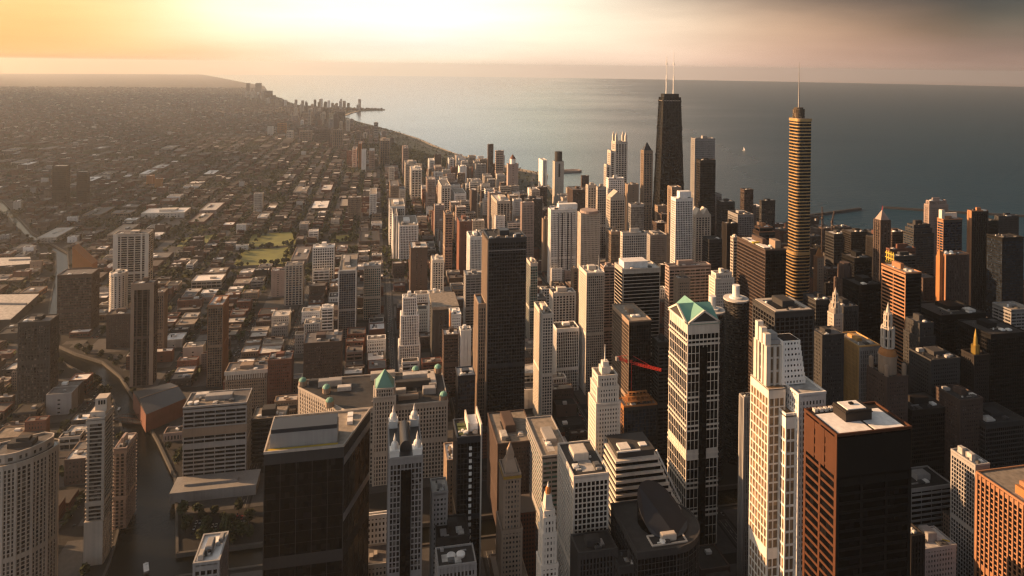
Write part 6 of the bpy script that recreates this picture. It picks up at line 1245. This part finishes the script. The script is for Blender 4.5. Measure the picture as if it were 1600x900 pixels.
# everything beyond those: the endless carpet of small roofs
def carpet_mat(name, walls):
    global nt
    m = bpy.data.materials.new(name); m.use_nodes = True; nt = m.node_tree; p = nt.nodes['Principled BSDF']; p.inputs['Roughness'].default_value = .9; p.inputs['Specular IOR Level'].default_value = .2
    g = N('ShaderNodeNewGeometry'); s3 = N('ShaderNodeSeparateXYZ'); L(g.outputs['Normal'], s3.inputs[0]); sp_ = N('ShaderNodeSeparateXYZ'); L(g.outputs['Position'], sp_.inputs[0])
    rdm_ = g.outputs['Random Per Island']
    wall = ramp(rdm_, [(0, (.12, .05, .035)), (.3, (.15, .07, .05)), (.5, (.08, .055, .045)), (.68, (.2, .15, .12)), (.82, (.13, .115, .105)), (.94, (.36, .33, .3)), (.98, (.6, .57, .53))], 'CONSTANT')
    r2 = M('FRACT', M('MULTIPLY', rdm_, 7.31))
    roof = ramp(r2, [(0, (.03, .027, .025)), (.4, (.055, .048, .043)), (.68, (.095, .08, .072)), (.84, (.17, .145, .13)), (.92, (.40, .37, .34)), (.965, (.75, .72, .68))], 'CONSTANT')
    hz = M('ADD', sp_.outputs[0], sp_.outputs[1])
    win = M('MULTIPLY', M('GREATER_THAN', M('FRACT', M('MULTIPLY', sp_.outputs[2], .3)), .48), M('GREATER_THAN', M('FRACT', M('MULTIPLY', hz, .42)), .5))
    wl = mixc(win, wall, (.025, .024, .024)); L(mixc(M('GREATER_THAN', s3.outputs[2], .5), wl, roof), p.inputs['Base Color']); MT[name] = m
carpet_mat('small_roofs', None)
b = MB(); r = random.Random(5)
for s in scored:
    if id(s[1]) in ids or not -120 < s[2] < 1720: continue
    x0, y0_, x1, y1_, z = s[1]; b.box(x0, y0_, 0, x1, y1_, z)
    if s[4] < 2200: b.box(x0+2, y0_+2, z-.1, x0+2+(x1-x0)*.25, y0_+2+(y1_-y0_)*.3, z+r.uniform(1, 2.5))
def far_ok(x, y): return land_at(x+25, y) and not any(inpoly(x, y, q) for q in PARKS)
yend = rows[-1][0]+rows[-1][1]
y = yend+10
while y < 11500:
    step = 17 if y < 5000 else 30 if y < 7500 else 55
    x = math.tan(R(-29))*y
    while x < y*.12+900:
        st = 36 if y < 5000 else 50
        if (int(y/128) != int((y+step)/128) or r.random() > .18) and far_ok(x, y) and not nearpoly(x, y, river, 12):
            if not (x < -800 and r.random() < .25):
                w, dd = r.uniform(9, 26), r.uniform(6, step*.75); z = r.uniform(6, 11) if r.random() < .95 else r.uniform(14, 40 if x > y*.0-600 else 20)
                xx = x+r.uniform(-2, 2)
                if not overlaps(xx, y, xx+w, y+dd): b.box(xx, y, 0, xx+w, y+dd, z)
        x += st*r.uniform(.75, 1.2)
    y += step
o = b.build('distant_low_rise_buildings', 'small_roofs'); o['kind'] = 'stuff'; o['label'] = 'endless carpet of small roofs running to the hazy horizon'; o['category'] = 'rooftops'

# ------------------------------------------------------------------ trees
mk('leaves', (.035, .042, .017), rough=.9, var=.5, scale=.35, spec=.15, obj=.25); mk('bark', (.07, .05, .035))
def crown(b, x, y, z0, r_, h, k, q, ls=1.0):
    for _ in range(k):
        while True:
            u = (q.uniform(-1, 1), q.uniform(-1, 1), q.uniform(-1, 1))
            if .15 < sum(v*v for v in u) < 1: break
        c = Vector((x+u[0]*r_, y+u[1]*r_, z0+h*.5*(1+u[2]))); s_ = r_*q.uniform(.28, .5)*ls
        a = Vector((q.uniform(-1, 1), q.uniform(-1, 1), q.uniform(-.6, .6))).normalized(); d_ = a.cross(Vector((q.uniform(-1, 1), q.uniform(-1, 1), 1))).normalized()
        b.raw([tuple(c+a*s_), tuple(c+d_*s_*.9), tuple(c-a*s_*.8), tuple(c-d_*s_)], [(0, 1, 2, 3)])
q = random.Random(3)
protos = []
spots = []
tries = 0
pkpts = [((1, lawns[0])), (1, lawns[1]), (1, lawns[3]), (2, lawns[2])]
while len(spots) < 260 and tries < 30000:
    tries += 1; mode = q.random()
    if mode < .16:                                     # planted edges of the lawns
        P = q.choice(lawns); i = q.randrange(4); t_ = q.random(); x = P[i][0]*(1-t_)+P[(i+1) % 4][0]*t_+q.uniform(-7, 7); y = P[i][1]*(1-t_)+P[(i+1) % 4][1]*t_+q.uniform(-7, 7)
    elif mode < .55:                                   # river edges and the wharf
        i = q.randrange(6, len(river)-2); t_ = q.random(); A0, A1 = river[i], river[(i+1) % len(river)]; x = A0[0]*(1-t_)+A1[0]*t_+q.uniform(-16, 16); y = A0[1]*(1-t_)+A1[1]*t_+q.uniform(-16, 16)
    elif mode < .6: x, y = ground(q.uniform(285, 415), q.uniform(800, 856))
    else:                                              # along the pavements
        bx, by_, bh = q.choice(BLOCKS); x = bx+q.choice((-.2, BW+.2)); y = by_+q.uniform(2, bh-2)
    if nearpoly(x, y, river, 2) or not land_at(x, y): continue
    px, py, d = proj(x, y, 6)
    if not (5 < px < 1595 and py < 895 and d < 1900) or overlaps(x-3, y-3, x+3, y+3) or hidden(x, y, 7): continue
    if any(math.hypot(x-a, y-c) < 4 for a, c, *_ in spots): continue
    if any(c[0]-2 < x < c[2]+2 and c[1]-2 < y < c[3]+2 for c in cand): continue
    spots.append((x, y, px, py))
for v in range(5):
    t0 = bpy.data.objects.new('leafy_tree', None); t0.location = (0, 0, 0)
    b = MB(); b.cyl(0, 0, .28, 0, 3.4, 7, .16)
    for k in range(4): a = k*1.6+v; b.bar((0, 0, 2.6), (1.3*math.cos(a), 1.3*math.sin(a), 4.6), .16, .06)
    tr = b.build('trunk', 'bark'); b = MB(); crown(b, 0, 0, 2.2, 2.5+.25*v, 5.5+.5*(v % 3), 130, random.Random(v)); cr = b.build('crown', 'leaves')
    protos.append((tr, cr))
items = []
for i, (x, y, px, py) in enumerate(spots):
    v = i % 5; o = thing('leafy_tree', (x, y, 0), '', 'tree'); s_ = q.uniform(.85, 1.45); o.scale = (s_, s_, s_*q.uniform(.85, 1.15)); o.rotation_euler = (0, 0, q.uniform(0, 6))
    for pc in protos[v]:
        c = pc.copy(); COL.objects.link(c); c.parent = o
    items.append((o, ('small' if s_ < 1.1 else 'larger')+' dark green street tree', px, py))
autolabel(items, 'individual trees along streets, lawns and river')
for tr, cr in protos: bpy.data.objects.remove(tr); bpy.data.objects.remove(cr)
b = MB(); q = random.Random(9); cnt = 0
def stuff_tree(x, y, k=7):
    s_ = q.uniform(.8, 1.5); crown(b, x, y, 1.5, 3.4*s_, 7*s_, k, q, 1.9 if k > 4 else 2.4)
for (bx, by_, bh) in BLOCKS:                                      # street trees of the residential blocks
    if by_ < 1250 and bx > -200: continue
    px, py, d = proj(bx+BW/2, by_+bh/2, 5)
    if not -30 < px < 1630: continue
    for _ in range(70 if (bx, by_, bh) in GREEN else 0): stuff_tree(bx+q.uniform(0, BW), by_+q.uniform(0, bh), 5)
    if (bx, by_) in WET: continue
    for _ in range(int(bh/(4.2 if bx < 200 else 10))):
        stuff_tree(bx+q.choice((-2.2, BW+2.2, BW*.5))+q.uniform(-1, 1), by_+q.uniform(0, bh), 7 if d < 2600 else 4)
for _ in range(16000):
    y = yend+(9500-yend)*q.random()**1.5; x = y*q.uniform(-.55, .12)
    if land_at(x+15, y) and not nearpoly(x, y, river, 6): stuff_tree(x, y, 3); 
for P in (park, park2):
    xs = [p_[0] for p_ in P]; ys = [p_[1] for p_ in P]
    for _ in range(7000):
        x, y = q.uniform(min(xs), max(xs)), q.uniform(min(ys), max(ys))
        if inpoly(x, y, P) and q.random() < .8: stuff_tree(x, y, 5)
o = b.build('distant_tree_canopy', 'leaves'); o['kind'] = 'stuff'; o['label'] = 'dark green leafy canopy over far streets and the lakefront park'; o['category'] = 'trees'

# ------------------------------------------------------------------ cars on the avenues, boats on the water
mk('paint_white', (.6, .6, .58), rough=.35, obj=.05); mk('paint_dark', (.03, .03, .035), rough=.3, obj=.05); mk('paint_red', (.3, .03, .02), rough=.35); mk('paint_silver', (.35, .35, .36), rough=.35); mk('tyre', (.02, .02, .02))
mk('headlight', (.8, .8, .75), rough=.2)
def car_parts(mt):
    body = MB(); body.raw([(-.85, -2.1, .35), (.85, -2.1, .35), (.85, 2.1, .35), (-.85, 2.1, .35), (-.85, -2.1, .85), (.85, -2.1, .85), (.85, 2.05, .8), (-.85, 2.05, .8)], [(3, 2, 1, 0), (4, 5, 6, 7), (0, 1, 5, 4), (1, 2, 6, 5), (2, 3, 7, 6), (3, 0, 4, 7)])
    cab = MB(); cab.prism(rect(-.8, -1.7, .8, 1.0), .84, 1.42, rect(-.64, -1.2, .64, .45))
    out = [body.build('body', mt), cab.build('cabin', 'glassblack')]
    for x in (-.86, .86):
        for y in (-1.3, 1.3):
            w = MB(); k = 10; vs_ = [(x+s_*.12, y+.34*math.cos(2*math.pi*i/k), .34+.34*math.sin(2*math.pi*i/k)) for s_ in (-1, 1) for i in range(k)]
            w.raw(vs_, [(i, (i+1) % k, k+(i+1) % k, k+i) for i in range(k)]+[tuple(range(k)), tuple(range(2*k-1, k-1, -1))]); out.append(w.build('wheel', 'tyre'))
    for x in (-.6, .6): h_ = MB(); h_.box(x-.18, 2.06, .55, x+.18, 2.12, .72); out.append(h_.build('headlight', 'headlight'))
    return out
pr = {k: car_parts(k) for k in ('paint_white', 'paint_dark', 'paint_red', 'paint_silver')}; items = []; q = random.Random(21); n_ = 0; tries = 0; used = []
while n_ < 150 and tries < 20000:
    tries += 1; k = q.randrange(-10, 10); ex = 34+BX*k-7; lane = q.choice((-1.6, 1.6, -3.9, 3.9)); x, y = ex+lane, q.uniform(560, 1150)
    px, py, d = proj(x, y, 1)
    if not (5 < px < 1595 and py < 895) or nearpoly(x, y, river, 10) or hidden(x, y, 1.5) or overlaps(x-2, y-3, x+2, y+3) or any(abs(x-a) < 2.4 and abs(y-c) < 6.5 for a, c in used): continue
    if any(hidden(x+a, y, 1.5) for a in (-6, 6)): continue
    used.append((x, y)); mt = q.choice(list(pr)); o = thing('parked_car' if abs(lane) > 3 else 'car', (x, y, .06), '', 'car'); o.rotation_euler = (0, 0, math.pi if lane < 0 else 0)
    for pc in pr[mt]: c = pc.copy(); COL.objects.link(c); c.parent = o
    items.append((o, {'paint_white': 'white', 'paint_dark': 'dark', 'paint_red': 'red', 'paint_silver': 'silver'}[mt]+' car '+('parked at the kerb' if abs(lane) > 3 else 'driving on the avenue'), px, py)); n_ += 1
lots = [ground(px, py) for px, py in ((112, 795), (60, 640), (300, 835), (350, 830), (250, 640), (110, 690), (215, 760))]
for lx, ly in lots:
    for i in range(3):
        for j in range(7):
            if q.random() < .3: continue
            x, y = lx+j*3.0, ly+i*7.5; px, py, d = proj(x, y, 1)
            if not (5 < px < 1595 and py < 895) or nearpoly(x, y, river, 3) or hidden(x, y, 1.5) or overlaps(x-2, y-3, x+2, y+3) or any(c[0]-2 < x < c[2]+2 and c[1]-3 < y < c[3]+3 for c in cand): continue
            mt = q.choice(list(pr)); o = thing('parked_car', (x, y, .18), '', 'car')
            for pc in pr[mt]: c = pc.copy(); COL.objects.link(c); c.parent = o
            items.append((o, {'paint_white': 'white', 'paint_dark': 'dark', 'paint_red': 'red', 'paint_silver': 'silver'}[mt]+' car parked in an open lot', px, py))
autolabel(items, 'cars on the avenues')
for l_ in pr.values():
    for pc in l_: bpy.data.objects.remove(pc)
def boat(x, y, ang, s, label, kind):
    o = thing(kind, (x, y, -2.6 if kind == 'tour_boat' else -3), label, 'boat'); o.rotation_euler = (0, 0, ang); z = o.location.z
    hull = [(-2.6, -10), (2.6, -10), (3, 0), (2.4, 7), (0, 11), (-2.4, 7), (-3, 0)]
    b = MB(); b.prism([(a*.8*s, c*.96*s) for a, c in hull], -.3*s, 1.3*s, [(a*s, c*s) for a, c in hull]); h_ = b.build('hull', 'dgrey' if kind == 'tour_boat' else 'steelwhite', None); h_.parent = o
    if kind == 'tour_boat':
        b = MB(); b.box(-2.1*s, -8*s, 1.28*s, 2.1*s, 4*s, 3.1*s); c_ = b.build('cabin', 'grey'); c_.parent = o
        b = MB(); b.box(-2.4*s, -8.6*s, 3.1*s, 2.4*s, 4.6*s, 3.3*s); c_ = b.build('sun_deck', 'roofwhite'); c_.parent = o
        b = MB(); b.box(-1*s, 1*s, 3.3*s, 1*s, 3*s, 4.7*s); c_ = b.build('wheelhouse', 'steelwhite'); c_.parent = o
    else:
        b = MB(); b.bar((0, 1*s, 1*s), (0, 1*s, 24*s), .5*s, .3*s); c_ = b.build('mast', 'steelwhite'); c_.parent = o
        b = MB(); b.raw([(.1*s, .6*s, 3*s), (.1*s, -8*s, 3.4*s), (.1*s, .6*s, 23*s), (.35*s, .6*s, 3*s), (.35*s, -8*s, 3.4*s), (.35*s, .6*s, 23*s)], [(0, 1, 2), (5, 4, 3), (0, 3, 4, 1), (1, 4, 5, 2), (2, 5, 3, 0)]); c_ = b.build('sail', 'steelwhite'); c_.parent = o
x, y = ground(228, 889, -2.6); boat(x, y, .35, .8, 'small grey tour boat with white sun deck on the dark river', 'tour_boat')
for px, py, sz, lb in ((176, 868, .55, 'small dark boat moored along the left river wall'), (262, 700, .6, 'grey boat moored where the river narrows beside the shed'), (186, 640, .5, 'tiny boat on the narrow upper river')):
    x, y = ground(px, py, -2.6)
    if inpoly(x, y, river): boat(x, y, .1, sz, lb, 'tour_boat')
def bridge(pa, pb, label):
    a, c = Vector((*ground(*pa), 0)), Vector((*ground(*pb), 0)); dr = (c-a).normalized(); sd = Vector((dr.y, -dr.x, 0)); ln = (c-a).length; o = thing('steel_bridge', tuple((a+c)/2), label, 'bridge')
    b = MB(); b.obox(a.x, a.y, dr.x, dr.y, -3, ln+3, -4, 4, .3, 1.2); part('deck', b, 'asphalt', o)
    for s_ in (-4.2, 4.2):
        b = MB(); k = 7; bot = [a+dr*ln*i/k+sd*s_+Vector((0, 0, .8)) for i in range(k+1)]; top = [p_+Vector((0, 0, 1.0+4.2*math.sin(math.pi*i/k)**.7)) for i, p_ in enumerate(bot)]
        for i in range(k): b.bar(bot[i], bot[i+1], .5); b.bar(top[i], top[i+1], .5); b.bar(bot[i+1], top[i+1], .3); b.bar(bot[i], top[i+1] if i % 2 else top[i], .3)
        part('truss', b, 'corten', o)
    for e_, s_ in ((a, -1), (c, 1)): b = MB(); p_ = e_+dr*s_*3+sd*5.5; b.box(p_.x-2, p_.y-2, 0, p_.x+2, p_.y+2, 6.5); b.cone(rect(p_.x-2.3, p_.y-2.3, p_.x+2.3, p_.y+2.3), 6.5, p_.x, p_.y, 9); part('bridge_house', b, 'beige', o)
bridge((181, 655), (234, 662), 'low steel truss bridge over the river beside the long shed')
bridge((72, 521), (94, 519), 'small steel bridge over the river behind the dim grey gridded tower')
x, y = ground(1162, 235, -3); boat(x, y, .6, .8, 'lone white sailboat far out on the lake', 'sailboat')

# ------------------------------------------------------------------ unseen cloud lumps added in the west to shade the far left of the city
mk('cloud', (.75, .74, .73), rough=1, var=.05, scale=.002, obj=0, spec=0)
b = MB(); q = random.Random(4)
for _ in range(150):
    x, y = q.uniform(-11500, -6500), q.uniform(3600, 11000)
    if x > -7300 and q.random() < .5: continue
    r_ = q.uniform(250, 560); n_, m_ = 12, 6
    rows_ = []
    for i in range(1, m_):
        a = -math.pi/2+math.pi*i/m_
        rows_.append([(x+r_*q.uniform(.85, 1.15)*math.cos(a)*math.cos(2*math.pi*j/n_)*1.3, y+r_*q.uniform(.85, 1.15)*math.cos(a)*math.sin(2*math.pi*j/n_), 1750+r_*.42*math.sin(a)*q.uniform(.8, 1.2)) for j in range(n_)])
    vs_ = [p_ for rr in rows_ for p_ in rr]+[(x, y, 1750-r_*.4), (x, y, 1750+r_*.45)]; k = len(vs_)
    fs_ = [(i*n_+j, i*n_+(j+1) % n_, (i+1)*n_+(j+1) % n_, (i+1)*n_+j) for i in range(m_-2) for j in range(n_)]
    fs_ += [(j, k-2, (j+1) % n_) for j in range(n_)]+[((m_-2)*n_+j, (m_-2)*n_+(j+1) % n_, k-1) for j in range(n_)]
    b.raw(vs_, fs_)
o = b.build('shade_cloud', 'cloud', smooth=True); o['kind'] = 'stuff'; o['label'] = 'added unseen cloud lumps that shade the far left of the city'; o['category'] = 'shade clouds'

# ------------------------------------------------------------------ the air
b = MB(); S_ = 25300; b.box(-S_, -S_, -16, S_, S_, 466)
m = bpy.data.materials.new('haze'); m.use_nodes = True; nt = m.node_tree; nt.nodes.clear(); v = N('ShaderNodeVolumePrincipled'); oo = N('ShaderNodeOutputMaterial'); L(v.outputs[0], oo.inputs['Volume'])
v.inputs['Color'].default_value = (.88, .92, .97, 1); v.inputs['Density'].default_value = HAZE_DENSITY; v.inputs['Anisotropy'].default_value = .58
MT['haze'] = m; o = b.build('haze', 'haze'); o['kind'] = 'stuff'; o['label'] = 'warm evening haze over the whole city'; o['category'] = 'haze'
